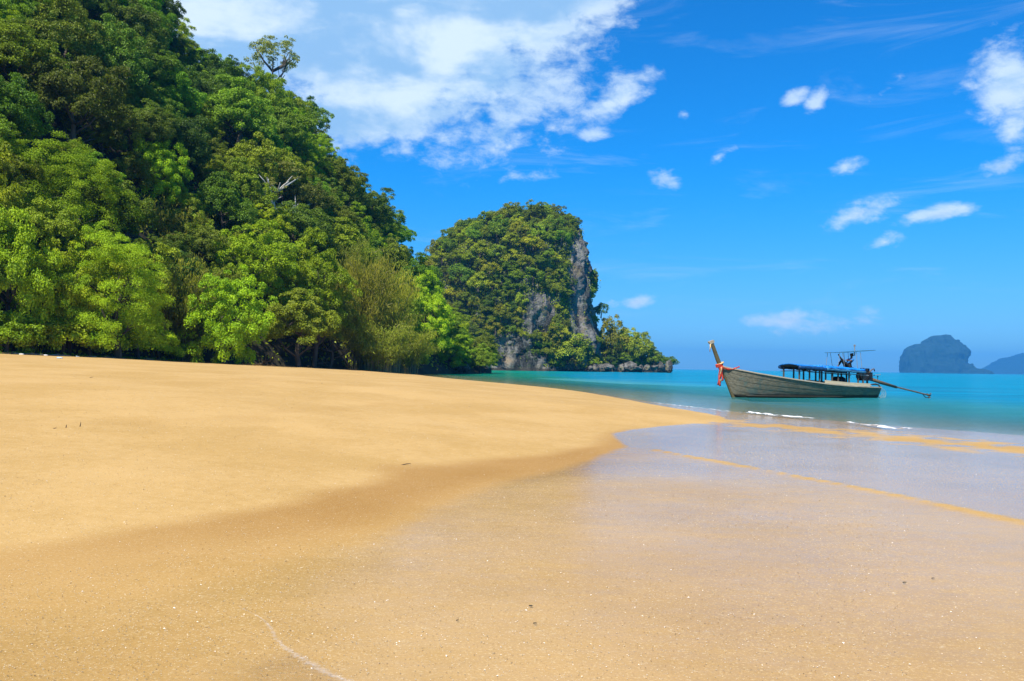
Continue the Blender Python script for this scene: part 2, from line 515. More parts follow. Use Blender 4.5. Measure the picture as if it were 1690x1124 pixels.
def sdist(P, L):
    """distance to polyline L, positive on its left-hand side"""
    best = np.full(len(P), 1e18)
    sign = np.ones(len(P))
    for a, b in zip(L[:-1], L[1:]):
        ab = b - a
        ap = P - a
        t = np.clip((ap @ ab) / (ab @ ab), 0, 1)
        d = ap - t[:, None] * ab
        q = (d * d).sum(1)
        m_ = q < best
        cr = ab[0] * ap[:, 1] - ab[1] * ap[:, 0]
        best = np.where(m_, q, best)
        sign = np.where(m_, np.where(cr >= 0, 1, -1), sign)
    return np.sqrt(best) * sign


def beach(P, detail=True):
    """height, wetness, water film and signed distance to the dry edge"""
    P = np.asarray(P, float)
    s, q = sdist(P, DRY), sdist(P, SHORE)
    land = np.interp(s, [0, 1, 3, 6, 10, 16, 25, 35, 50, 80, 200], [.12, .19, .33, .53, .80, 1.08, 1.42, 1.85, 2.3, 2.9, 4.0])
    mid = 0.12 * np.clip(q, 0, None) / (np.clip(q, 0, None) + np.clip(-s, 0.02, None))
    sea_ = np.interp(-q, [0, 2, 8, 16, 30, 60, 200, 1000], [0, -.06, -.28, -.65, -1.5, -3.0, -6, -12])
    z = np.where(s > 0, land, np.where(q > 0, mid, sea_))
    P3 = np.c_[P, np.zeros(len(P))]
    if detail:
        z = z + (0.022 * fbm(P3 / 6.0, 3, 3) + 0.012 * fbm(P3 / 1.3, 3, 4)) * sstep(0.2, 3, s) + 0.004 * fbm(P3 / 0.9, 3, 5)
    rd = np.abs(sdist(P, RIDGE))
    bd = np.abs(sdist(P, BAND))
    n = fbm(P3 / 2.2, 4, 9)
    n2 = fbm(P3 / 0.5, 3, 21)
    rg = np.exp(-(rd / np.clip(0.065 + 0.04 * n2, 0.02, 0.2)) ** 2) * (P[:, 1] < 16.4)
    z = z + 0.012 * rg
    wet = sstep(0.55, -0.35, s + 0.35 * n)
    wet = wet * (0.30 + 0.62 * sstep(-2.6, -0.9, s + 0.4 * n) * sstep(26, 18, P[:, 1]) * sstep(4.5, 9.5, P[:, 1]) + 0.15 * sstep(18, 26, P[:, 1]))
    wet = wet + sstep(1, 3, s) * (0.16 * np.exp(-((s - 6.5 + 1.2 * n) / 0.7) ** 2) + 0.14 * np.exp(-((s - 14 + 1.8 * n) / 1.1) ** 2) + 0.10 * np.clip(n2, 0, 1))
    wdt = np.interp(P[:, 1], [3, 8, 13, 17, 20], [1.4, 1.3, 1.0, 0.3, -0.4])
    film = sstep(0.0, 1.0, (-0.1 - (s + wdt + 0.3 * n * np.interp(P[:, 1], [8, 18], [1, 0.3]))) / np.interp(P[:, 1], [8, 16], [1.1, 0.35]))
    film = film * (1 - 0.85 * np.clip(rg * (0.9 + 0.5 * n2), 0, 1))
    film = film * (1 - np.clip(0.72 * np.exp(-(bd / np.clip(1.3 + 1.2 * n, 0.2, 3)) ** 2) + 0.5 * n2 * np.exp(-(bd / 2.6) ** 2), 0, 0.85))
    rs = sdist(P, RIDGE)
    pool = sstep(-0.05, 0.5, rs) * sstep(5, 9, P[:, 1] + 0.3 * P[:, 0])      # seaward of the swash ridge
    film = film * (np.interp(P[:, 1], [4, 14], [0.50, 0.62]) + 0.38 * pool) * (0.92 + 0.15 * n)
    return z, wet, film, s


def zg(x, y):
    return float(beach(np.array([(x, y)]), False)[0][0])


ang_f = np.linspace(-0.75, 0.75, 520)
ang_b = np.linspace(0.75, 2 * math.pi - 0.75, 90)[1:-1]
angs = np.concatenate([ang_f, ang_b])
rads = np.concatenate([[0.05, 0.6, 1.2, 1.8, 2.3], 2.7 * (420 / 2.7) ** np.linspace(0, 1, 300)])
A, R_ = np.meshgrid(angs, rads)
XY = np.stack([R_ * np.sin(A), R_ * np.cos(A)], -1).reshape(-1, 2)
bz, bwet, bfilm, bs = beach(XY)
F = grid_faces(len(rads), len(angs), True)
sand = link('beach_sand', mesh_np('beach_sand', np.c_[XY, bz], F, M['sand'], True, {'wet': bwet, 'film': bfilm}))
tag(sand, 'golden sand beach, dry on the left and wet and shining on the right', kind='structure')

# ------------------------------------------------------------------ the sea
rads2 = np.concatenate([6 * (500 / 6) ** np.linspace(0, 1, 240), 520 * (10800 / 520) ** np.linspace(0, 1, 40)])
angs2 = np.concatenate([np.linspace(-0.8, 0.8, 360), np.linspace(0.8, 2 * math.pi - 0.8, 60)[1:-1]])
A, R_ = np.meshgrid(angs2, rads2)
XY = np.stack([R_ * np.sin(A), R_ * np.cos(A)], -1).reshape(-1, 2)
sz = beach(XY, False)[0]
depth = np.clip(-sz, 0, 20)
P3 = np.c_[XY, np.zeros(len(XY))]
fade = sstep(0.05, 0.5, depth) * np.interp(R_.ravel(), [0, 60, 200], [1, .8, 0])
wz = 0.030 * fbm(np.c_[P3[:, 0] * 0.25 + P3[:, 1] * 0.08, P3[:, 1] * 0.75, P3[:, 2]], 3, 31) * fade
tanx = XY[:, 0] / np.maximum(XY[:, 1], 1e-3)
green = sstep(0.12, -0.02, tanx + 0.03 * fbm(P3 / 14.0, 3, 8)) * (XY[:, 1] > 0) * sstep(600, 380, XY[:, 1])
F = grid_faces(len(rads2), len(angs2), True)
keep = (sz.reshape(-1)[F] < 0.06).any(1)
sea = link('sea', mesh_np('sea', np.c_[XY, wz], F[keep], M['sea'], True, {'depth': depth, 'green': green}))
tag(sea, 'calm turquoise sea paling over the sand at the shore', kind='structure')

# ------------------------------------------------------------------ the wooded hill on the left
H_PX = np.array([-900, -300, 0, 150, 250, 300, 400, 460, 540, 600, 665, 690, 730, 780, 815], float)
H_FT = np.array([55, 66, 78, 87, 96, 101, 110, 116, 127, 138, 152, 160, 172, 190, 205], float)          # depth of the foot
H_RD = np.array([110, 140, 165, 182, 190, 195, 205, 208, 215, 220, 224, 224, 222, 216, 212], float)      # depth of the ridge
H_SY = np.array([-500, -420, -230, -110, 5, 95, 105, 165, 240, 335, 400, 450, 510, 585, 612], float)     # pixel y of the skyline
H_TREE = np.interp(H_PX, [0, 600, 690, 815], [8.0, 7.0, 6, 1.5])
H_Z = np.array([at(p, y, r).z for p, y, r in zip(H_PX, H_SY, H_RD)]) - H_TREE


def hill_z(X, Y):
    px = CX + X / np.maximum(Y, 1) * FPX
    ft, rd, zr = np.interp(px, H_PX, H_FT), np.interp(px, H_PX, H_RD), np.interp(px, H_PX, H_Z)
    s = (Y - ft) / (rd - ft)
    z0 = beach(np.c_[X, Y], False)[0]
    up = np.clip(s, 0, 1) ** 0.80
    z = z0 + (zr - z0) * up
    back = np.clip((Y - rd) / 120.0, 0, 1)
    z = np.where(s > 1, zr * (1 - back ** 1.5) - 3 * back, z)
    P = np.c_[X, Y, z * 0.5]
    z = z + np.clip(s * 5, 0, 1) * (2.2 * fbm(P / 16, 3, 41) + 0.8 * fbm(P / 4.0, 2, 43))
    return np.where(s < 0, z0 - 0.6, z), s


tans = (np.linspace(-880, 812, 190) - CX) / FPX
vv = np.linspace(0, 1, 120)
rows = []
pxs = tans * FPX + CX
ft, rd = np.interp(pxs, H_PX, H_FT), np.interp(pxs, H_PX, H_RD)
Yg = (ft - 3)[None, :] + vv[:, None] ** 1.15 * (rd + 125 - ft)[None, :]
Xg = tans[None, :] * Yg
hzv, hsv = hill_z(Xg.ravel(), Yg.ravel())
hill = link('hill', mesh_np('hill', np.c_[Xg.ravel(), Yg.ravel(), hzv], grid_faces(*Yg.shape), M['soil'], True))
tag(hill, 'steep hill covered by jungle on the left', kind='structure')


def ground_z(X, Y):
    z, s = hill_z(np.array([X]), np.array([Y]))
    return float(z[0]) if s[0] >= 0 else zg(X, Y)


# ------------------------------------------------------------------ tree prototypes (crowns of unit radius, trunks of unit height)
def rand_dir(n, g):
    v = g.normal(size=(n, 3))
    return v / np.linalg.norm(v, axis=1)[:, None]


def leaves(pos, nrm, ln, wd, g, tint, droop=0.0):
    n = len(pos)
    nrm = nrm / (np.linalg.norm(nrm, axis=1)[:, None] + 1e-9)
    t = np.cross(nrm, rand_dir(n, g))
    t[:, 2] -= droop
    t = t / (np.linalg.norm(t, axis=1)[:, None] + 1e-9)
    b = np.cross(nrm, t)
    b = b / (np.linalg.norm(b, axis=1)[:, None] + 1e-9)
    L = (ln * g.uniform(0.65, 1.3, n))[:, None]
    W = L * wd
    fold = nrm * (W * 0.35)
    V = np.stack([pos - t * L * 0.5, pos + b * W * 0.5 + fold - t * L * 0.05, pos + t * L * 0.5, pos - b * W * 0.5 + fold - t * L * 0.05], 1).reshape(-1, 3)
    i = np.arange(n)[:, None] * 4
    Fq = np.concatenate([i + np.array([[0, 1, 2]]), i + np.array([[0, 2, 3]])])
    return V, Fq, np.repeat(tint, 4)


def crown(name, mat, seed, ncl=60, cr=0.25, nl=190, leaf=0.07, wd=0.55, flat=0.75, zmin=-0.45, shell=(0.5, 1.0), up=0.45, droop=0.2, squash=0.8, lump=0.25):
    g = np.random.default_rng(seed)
    d = rand_dir(ncl * 4, g)
    d = d[d[:, 2] > zmin][:ncl]
    # keep clumps apart
    fr = g.uniform(shell[0], shell[1], len(d)) ** 0.6
    lob = 1 + lump * vnoise(d * 1.7 + seed, seed)
    c = d * (fr * lob)[:, None] * np.array([1, 1, squash])
    crs = cr * g.uniform(0.6, 1.35, len(c))
    k = np.repeat(np.arange(len(c)), (nl * (crs / cr) ** 2).astype(int))
    n = len(k)
    dd = rand_dir(n, g) + d[k] * 0.45 + np.array([0, 0, up])
    dd /= np.linalg.norm(dd, axis=1)[:, None]
    pos = c[k] + dd * (crs[k] * g.uniform(0.45, 1.08, n))[:, None] * np.array([1, 1, flat])
    nr = dd * 0.8 + np.array([0, 0, 0.55]) + rand_dir(n, g) * 0.55
    tint = np.clip(0.45 + 0.30 * g.normal(size=n) + 0.6 * (g.uniform(size=len(c))[k] - 0.5), 0, 1.15)
    V, Fq, T = leaves(pos, nr, leaf, wd, g, tint, droop)
    return mesh_np(name, V, Fq, mat, False, {'tint': T})


def trunk(name, mat, seed, limbs=7, thick=0.055, lean=0.06, reach=0.7, ztop=1.0, sub=True):
    """unit height to the crown centre; horizontal unit = crown radius"""
    g = random.Random(seed)
    mb = MB()
    pts, x, y = [], 0, 0
    for i in range(7):
        x += g.uniform(-lean, lean)
        y += g.uniform(-lean, lean)
        pts.append((x, y, -0.12 + i / 6 * 1.12 * ztop))
    pts[0] = (0, 0, -0.12)
    mb.tube(pts, [thick * (1.5 - 1.1 * i / 6) for i in range(7)], 7)
    for k in range(limbs):
        j = g.choice([2, 3, 4, 5])
        p0 = Vector(pts[j])
        a = 2 * math.pi * (k + g.random()) / limbs
        rr = reach * g.uniform(0.6, 1.1)
        p2 = Vector((math.cos(a) * rr, math.sin(a) * rr, p0.z + g.uniform(0.15, 0.5)))
        p1 = (p0 + p2) / 2 + Vector((g.uniform(-.08, .08), g.uniform(-.08, .08), -0.03))
        mb.tube([p0, p1, p2], [thick * 0.5, thick * 0.36, thick * 0.12], 5)
        if sub:
            for q in range(2):
                e = p1 + Vector((g.uniform(-.35, .35), g.uniform(-.35, .35), g.uniform(0.1, .35)))
                mb.tube([p1, (p1 + e) / 2 + Vector((0, 0, .02)), e], [thick * 0.3, thick * 0.2, thick * 0.07], 4)
    o = mb.build(name, mat, None, True)
    me = o.data
    bpy.data.objects.remove(o)
    return me


def bamboo(seed, ncul=70, nlf=150, leaf=0.085, spread=0.9):
    """arching culms with small hanging leaves; unit = half width, height about 2"""
    g = np.random.default_rng(seed)
    mb = MB()
    P, Nn = [], []
    for c in range(ncul):
        a, r0 = g.uniform(0, 2 * math.pi), g.uniform(0, 0.35)
        h, sp = g.uniform(0.9, 1.9), g.uniform(0.25, spread)
        pts = []
        for i in range(8):
            t = i / 7
            pts.append((math.cos(a) * (r0 + sp * t ** 2.2), math.sin(a) * (r0 + sp * t ** 2.2), h * (t * 1.25 - 0.42 * t ** 3) * 0.95))
        mb.tube(pts, [0.012 * (1 - 0.8 * i / 7) for i in range(8)], 3, False)
        pts = np.array(pts)
        tt = g.uniform(0.22, 1.0, nlf) ** 0.8 * 6.99
        k = tt.astype(int)
        fpart = (tt - k)[:, None]
        q = pts[k] * (1 - fpart) + pts[k + 1] * fpart
        q = q + g.normal(size=(nlf, 3)) * np.array([0.085, 0.085, 0.06]) - np.array([0, 0, 0.04])
        P.append(q)
        Nn.append(rand_dir(nlf, g) + np.array([math.cos(a), math.sin(a), 0.4]) * 0.6)
    P, Nn = np.concatenate(P), np.concatenate(Nn)
    tint = np.clip(g.uniform(0, 1, len(P)) * 0.6 + 0.25 * P[:, 2], 0, 1)
    V, Fq, T = leaves(P, Nn, leaf, 0.22, g, tint, 0.9)
    fol = mesh_np('foliage', V, Fq, M['leaf_bamboo'], False, {'tint': T})
    o = mb.build('culms', M['culm'])
    cm = o.data
    bpy.data.objects.remove(o)
    return fol, cm


CR, TK = {}, {}
CR['dark'] = [crown('crown', M['leaf_dark'], 100 + i, 200, 0.145, 140, 0.050, 0.55, shell=(0.2, 1.05), lump=0.4) for i in range(4)]
CR['mid'] = [crown('crown', M['leaf_mid'], 120 + i, 190, 0.15, 140, 0.053, 0.55, up=0.5, shell=(0.2, 1.05), lump=0.4) for i in range(4)]
CR['lime'] = [crown('crown', M['leaf_lime'], 140 + i, 220, 0.14, 150, 0.048, 0.55, zmin=-0.9, squash=0.95, shell=(0.25, 1.05), lump=0.4) for i in range(3)]
CR['feather'] = [crown('crown', M['leaf_feather'], 160 + i, 240, 0.145, 200, 0.033, 0.4, flat=0.62, zmin=-0.9, shell=(0.3, 1.0), up=0.6, squash=1.0, lump=0.3) for i in range(2)]
CR['shrub'] = [crown('crown', M['leaf_lime'], 180 + i, 40, 0.30, 110, 0.11, 0.6, zmin=-0.3, lump=0.4) for i in range(2)]
CR['open'] = [crown('crown', M['leaf_pale'], 193, 80, 0.17, 60, 0.07, 0.5, flat=0.5, zmin=-0.3, shell=(0.3, 1.0), lump=0.3)]
CR['pale'] = [crown('crown', M['leaf_pale'], 195, 46, 0.16, 55, 0.06, 0.5, flat=0.5, zmin=-0.1, shell=(0.5, 1.0), lump=0.4)]
CR['fdark'] = [crown('crown', M['leaf_far'], 200 + i, 60, 0.24, 60, 0.11, 0.55, lump=0.4, shell=(0.25, 1.0)) for i in range(3)]
CR['fbright'] = [crown('crown', M['leaf_far_bright'], 220 + i, 56, 0.24, 60, 0.11, 0.5, lump=0.4, up=0.6, shell=(0.25, 1.0)) for i in range(3)]
TK['std'] = [trunk('trunk', M['bark'], 300 + i) for i in range(4)]
TK['open'] = [trunk('trunk', M['bark'], 310, 9, 0.05, 0.05, 0.85)]
TK['pale'] = [trunk('trunk', M['bark_pale'], 315, 14, 0.085, 0.10, 1.05)]
TK['simple'] = [trunk('trunk', M['bark'], 320 + i, 4, 0.07, 0.05, 0.6, sub=False) for i in range(2)]
BB = [bamboo(400 + i) for i in range(3)]


def place_tree(name, kind, base, hc, rx, rz, label, cat='tree', group=None, tk='std', i=None, parts=True, ry=None):
    """base = foot of the trunk, hc = height of the crown centre above it"""
    t = empty(name, base, random.uniform(0, 6.28))
    tag(t, label, cat, group)
    v = random.randrange(100) if i is None else i
    if kind == 'bamboo':
        f, c = BB[v % len(BB)]
        for nm, me in (('foliage', f), ('culms', c)):
            o = link(nm, me, t)
            o.scale = (rx, rx, rz)
        return t
    c = link('crown', CR[kind][v % len(CR[kind])], t, (0, 0, hc))
    c.scale = (rx, ry or rx, rz)
    c.rotation_euler = (random.uniform(-.12, .12), random.uniform(-.12, .12), 0)
    if parts:
        k = link('trunk', TK[tk][v % len(TK[tk])], t)
        k.scale = (rx, rx, hc)
    return t


# trees that can be told apart: kind, crown centre px, half width, half height (pixels), depth, label
NAMED = [
    ('lime', 18, 470, 78, 120, 80, 'bright green broadleaf tree at the left edge, reaching down to the sand', 'broadleaf_tree'),
    ('lime', -45, 380, 80, 120, 84, 'bright green tree cut by the left edge, above the lower bright tree', 'broadleaf_tree'),
    ('feather', 105, 335, 105, 95, 92, 'tall feathery fine-leaved tree, upper left, in front of the dark hill', 'feathery_tree'),
    ('feather', 55, 300, 70, 70, 96, 'feathery tree at left, highest of the three fine-leaved ones', 'feathery_tree'),
    ('feather', 195, 485, 88, 98, 86, 'soft olive-green feathery tree leaning over the beach left of the olive thickets', 'feathery_tree'),
    ('lime', 120, 480, 66, 90, 85, 'dense leafy tree between the left edge tree and the feathery tree', 'broadleaf_tree'),
    ('lime', 375, 528, 66, 72, 100, 'bright lime-green bushy tree standing nearest the dark bank', 'broadleaf_tree'),
    ('lime', 430, 437, 66, 60, 116, 'lime-green round-topped tree above the bright bushy tree', 'broadleaf_tree'),
    ('lime', 520, 470, 60, 66, 120, 'lime-green tree in the middle of the shore grove, left of the reedy thicket', 'broadleaf_tree'),
    ('mid', 490, 540, 66, 52, 112, 'green tree with brown twigs hanging over the dark bank', 'broadleaf_tree'),
    ('mid', 548, 545, 50, 58, 124, 'green tree drooping to the sand at the right end of the dark bank', 'broadleaf_tree'),
    ('lime', 705, 520, 44, 52, 170, 'bright green tree above the shore rocks at the hill foot', 'broadleaf_tree'),
    ('lime', 742, 578, 42, 28, 181, 'low bright green tree overhanging the shore rocks and the water', 'broadleaf_tree'),
    ('mid', 690, 470, 40, 40, 176, 'mid-green tree standing just below the gap of sky', 'broadleaf_tree'),
    ('mid', 655, 525, 40, 48, 160, 'green tree between the reedy thicket and the shore rocks', 'broadleaf_tree'),
    ('dark', 335, 415, 62, 68, 128, 'dense dark green tree behind the olive bamboo clump', 'broadleaf_tree'),
    ('dark', 480, 385, 60, 50, 140, 'dark green tree behind the lime-green round-topped tree', 'broadleaf_tree'),
    ('open', 452, 96, 42, 34, 206, 'open-crowned pale tree standing out on the skyline of the hill', 'skyline_tree'),
    ('pale', 465, 314, 58, 40, 147, 'sparse yellowish tree with bare white limbs on the hillside', 'pale_limbed_tree'),
]
used = []
for (kind, px, py, w_, h_, Y, lab, nm) in NAMED:
    c = at(px, py, Y)
    k = Y / FPX
    g0 = ground_z(c.x, c.y)
    hc = max(c.z - g0, h_ * k * 0.75)
    tk = {'open': 'open', 'pale': 'pale'}.get(kind, 'std')
    place_tree(nm, kind, (c.x, c.y, c.z - hc), hc, w_ * k, h_ * k / 0.85, lab, 'tree', None, tk)
    used.append((c.x, c.y, max(3.0, w_ * k * 0.75)))

BAM = [
    (252, 395, 62, 62, 112, 'arching olive bamboo clump halfway up, left of the dark tree'),
    (300, 520, 60, 85, 101, 'brownish olive bamboo clump behind the bright bushy tree'),
    (268, 490, 46, 72, 100, 'olive bamboo clump right of the soft feathery tree'),
    (598, 520, 50, 100, 132, 'tall olive-brown bamboo clump, left one of the reedy thicket'),
    (642, 535, 44, 90, 140, 'olive bamboo clump in the middle of the reedy thicket'),
    (625, 575, 52, 44, 130, 'low dry reedy clump with pale stems at the edge of the sand'),
    (672, 580, 40, 40, 150, 'low dry brown clump beside the shore rocks'),
    (575, 455, 44, 60, 146, 'olive bamboo clump right of the lime-green grove'),
]
for (px, py, w_, h_, Y, lab) in BAM:
    c = at(px, py + h_, Y)
    k = Y / FPX
    g0 = ground_z(c.x, c.y)
    top = at(px, py - h_, Y).z
    z0 = min(g0, c.z) if c.z - g0 < 2 else c.z
    place_tree('bamboo_clump', 'bamboo', (c.x, c.y, z0 - 0.1), 0, w_ * k * 1.25, (top - z0) / 1.5, lab, 'bamboo', 'bamboo clumps at the foot of the hill')
    used.append((c.x, c.y, 2.5))

# the forest on the slope
zones = {'dark': 'dark green', 'mid': 'mid-green', 'lime': 'light green'}
pts3, tries = [], 0
g = random.Random(5)
NT_HILL = 0
while tries < 16000 and NT_HILL < 300:
    tries += 1
    px = g.uniform(-190, 800)
    s = g.random() ** 0.9 * 1.03
    ftd, rdd = np.interp(px, H_PX, H_FT), np.interp(px, H_PX, H_RD)
    Y = ftd + s * (rdd - ftd) + 1.0
    X = (px - CX) / FPX * Y
    z = float(hill_z(np.array([X]), np.array([Y]))[0][0])
    py_ = hz(px) - (z - CAMZ) / Y * FPX
    if py_ < -130:
        continue
    if any((X - a) ** 2 + (Y - b) ** 2 < r * r for a, b, r in used):
        continue
    r = g.choice([2.6, 3.2, 3.8, 4.4, 5.2, 6.0]) * (0.75 if px > 640 else 1.0)
    if s < 0.12:
        r *= 0.7
    if any((X - a) ** 2 + (Y - b) ** 2 + (z - c) ** 2 < (0.62 * (r + q)) ** 2 for a, b, c, q in pts3):
        continue
    pts3.append((X, Y, z, r))
    u = g.random()
    if s < 0.2:
        kind = 'mid' if u < 0.6 else 'lime' if u < 0.85 else 'dark'
    elif px > 560:
        kind = 'mid' if u < 0.6 else 'dark' if u < 0.9 else 'lime'
    else:
        kind = 'dark' if u < 0.45 else 'mid' if u < 0.86 else 'lime'
    zone = 'upper' if py_ < 200 else 'middle' if py_ < 400 else 'lower'
    side = 'left edge' if px < 110 else 'left half' if px < 300 else 'middle' if px < 460 else 'right half' if px < 620 else 'right end'
    sz_ = 'small' if r < 3 else 'medium-sized' if r < 4.6 else 'large'
    lab = '%s %s broadleaf tree on the %s slope of the hill, %s' % (sz_, zones[kind], zone, side)
    hc = r * g.uniform(0.75, 1.25)
    place_tree('broadleaf_tree', kind, (X, Y, z - 0.3), hc, r, r * g.uniform(0.85, 1.25), lab, 'tree', '%s %s trees on the %s hill slope, %s' % (sz_, zones[kind], zone, side))
    NT_HILL += 1
print('hill trees', NT_HILL)

# shrubs along the top of the beach
SHR = [(58, 556, 40, 30), (105, 552, 44, 34), (150, 552, 46, 34), (190, 558, 40, 32), (228, 556, 40, 36), (262, 570, 30, 24), (300, 585, 22, 14), (12, 552, 44, 32)]
for i, (px, py, w_, h_) in enumerate(SHR):
    Y = float(np.interp(px, H_PX, H_FT)) - 1.5
    c = at(px, py, Y)
    k = Y / FPX
    z0 = ground_z(c.x, c.y)
    order = ['leftmost but one', 'third from the left', 'fourth from the left', 'fifth from the left', 'third from the right', 'second from the right', 'rightmost', 'leftmost'][i]
    place_tree('shrub', 'shrub', (c.x, c.y, z0 - .1), max(0.3, c.z - z0), w_ * k, h_ * k / 0.8, 'leafy green shrub at the top of the beach, %s' % order, 'shrub', 'shrubs at the top of the beach', 'simple')

# ------------------------------------------------------------------ headland of rock across the bay
def loft_rock(name, Yc, left, right, mat, zb=-3.0, depth_k=0.8, dmin=4.0, amp=2.6, nl=180, nt=340, fl=6.0, inset=0.0, seed=50, lab=''):
    """left / right: (pixel x, pixel y) outline points from the foot upward"""
    zl = np.array([at(x, y, Yc).z for x, y in left])
    xl = np.array([at(x, y, Yc).x for x, y in left])
    zr = np.array([at(x, y, Yc).z for x, y in right])
    xr = np.array([at(x, y, Yc).x for x, y in right])
    zt = max(zl[-1], zr[-1]) - inset
    tt = np.linspace(0, 1, nl)
    zz = zb + (zt - zb) * (1 - (1 - tt) ** 1.35)
    th = np.linspace(0, 2 * math.pi, nt, endpoint=False)
    V = []
    a_base = (xr[0] - xl[0]) / 2
    for z in zz:
        a0 = np.interp(z + inset, zl, xl) + inset * 0.8
        a1 = np.interp(z + inset, zr, xr) - inset * 0.3
        cx_, a = (a0 + a1) / 2, max((a1 - a0) / 2, 0.3)
        b = max(a * depth_k, dmin * (1 - (z - zb) / (zt - zb)) + 0.3)
        n = 2.5
        ct, st_ = np.cos(th), np.sin(th)
        V.append(np.c_[cx_ + a * np.sign(ct) * np.abs(ct) ** (2 / n), Yc + b * np.sign(st_) * np.abs(st_) ** (2 / n), np.full(nt, z)])
    V = np.concatenate(V)
    c = np.array([V[:, 0].mean(), Yc, 0])
    out = V - c
    out[:, 2] = 0
    out /= np.linalg.norm(out, axis=1)[:, None] + 1e-6
    Q = V / np.array([fl, fl, fl * 2.2])
    d = fbm(Q, 7, seed, 0.58) * amp + np.abs(vnoise(V / np.array([fl * .5, fl * .5, fl * 1.6]), seed + 9)) * -amp * 0.7
    lim = np.clip((zt - V[:, 2]) / (0.15 * (zt - zb)), 0.15, 1)
    V = V + out * (d * lim)[:, None]
    V[:, 2] += 0.35 * amp * fbm(V / (fl * 0.8), 3, seed + 3) * np.clip((V[:, 2] - zb) / 8, 0, 1)
    F_ = grid_faces(nl, nt, True)
    V = np.r_[V, [V[-nt:].mean(0)]]
    k = len(V) - 1
    b0 = (nl - 1) * nt
    tri = np.array([[b0 + i, b0 + (i + 1) % nt, k, k] for i in range(nt)])
    me = bpy.data.meshes.new(name)
    me.from_pydata(V.tolist(), [], F_.tolist() + [t[:3].tolist() for t in tri])
    me.polygons.foreach_set('use_smooth', [True] * len(me.polygons))
    me.materials.append(mat)
    me.update()
    o = link(name, me)
    tag(o, lab, kind='structure')
    return o


HY = 400.0
hl = [(684, 612), (686, 560), (692, 500), (694, 440), (703, 412), (730, 388), (770, 368), (800, 353), (850, 344), (884, 338)]
hr = [(1004, 612), (996, 575), (994, 530), (988, 500), (982, 460), (980, 430), (978, 400), (972, 380), (960, 362), (936, 348), (908, 341), (886, 338)]
head = loft_rock('headland', HY, hl, hr, M['rock'], inset=5.5, seed=52, lab='tall grey limestone headland half covered by trees across the bay')
tl = [(930, 612), (940, 590), (955, 575), (970, 566), (985, 560)]
tr_ = [(1108, 612), (1098, 602), (1078, 597), (1050, 586), (1010, 570), (990, 560)]
toe = loft_rock('headland_spur', HY + 6, tl, tr_, M['rock'], amp=1.8, nl=40, nt=120, fl=4.0, depth_k=0.38, seed=63, lab='low rocky spur running out to sea from the tall headland')


def hpix(p):
    v = CAMR.transposed() @ (Vector(p) - Vector((0, 0, CAMZ)))
    return CX - v.x / v.z * FPX, CY + v.y / v.z * FPX


BARE = [(890, 522, 30, 40), (957, 470, 18, 95), (975, 405, 9, 50), (848, 574, 34, 24), (985, 540, 22, 52), (960, 550, 26, 30), (845, 598, 70, 14)]


def bareness(px, py):
    return max(1 - ((px - x) / a) ** 2 - ((py - y) / b) ** 2 for x, y, a, b in BARE)


g = random.Random(21)
cand = []
for o in (head, toe):
    me = o.data
    for p in me.polygons:
        if p.center.z > 1.5 and p.normal.y < 0.25 and p.center.y < HY + 8:
            cand.append((p.center.copy(), p.normal.copy(), o is toe, p.area))
wts = [c[3] for c in cand]
placed, n_h = [], 0
for (p, n, is_toe, ar) in random.Random(3).choices(cand, wts, k=14000):
    if n_h >= 300:
        break
    px, py = hpix(p)
    if px < 690 or py > 609:
        continue
    bar = bareness(px, py) if not is_toe else 0
    if bar > 0 and g.random() < min(0.97, 0.55 + bar):
        continue
    if not is_toe and px > 935 and py > 375 and g.random() < 0.5:
        continue
    r = g.choice([2.6, 3.1, 3.7, 4.4, 5.2]) * (0.62 if (bar > -0.4 or px > 930) and not is_toe else 1.0) * (0.85 if is_toe else 1)
    if any((p - q).length < 0.52 * (r + rr) for q, rr in placed):
        continue
    placed.append((p, r))
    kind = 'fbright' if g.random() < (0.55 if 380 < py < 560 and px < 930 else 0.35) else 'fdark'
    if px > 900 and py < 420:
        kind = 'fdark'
    base = p + n * 0.2 - Vector((0, 0, 0.6))
    col_ = 'left' if px < 760 else 'centre left' if px < 830 else 'centre right' if px < 910 else 'right'
    row_ = 'crown' if py < 390 else 'upper part' if py < 450 else 'middle' if py < 520 else 'foot'
    sz_ = 'small' if r < 2.5 else 'medium' if r < 3.8 else 'large'
    where = 'on the low spur of the headland' if is_toe else 'on the %s of the headland, %s' % (row_, col_)
    cn = 'olive-green' if kind == 'fbright' else 'dark green'
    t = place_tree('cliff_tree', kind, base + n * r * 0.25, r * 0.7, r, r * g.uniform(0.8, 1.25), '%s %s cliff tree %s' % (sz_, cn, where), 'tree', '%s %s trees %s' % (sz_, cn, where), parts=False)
    k = link('trunk', TK['simple'][0], t)
    k.scale = (r, r, r * 0.7)
    n_h += 1
print('headland trees', n_h)
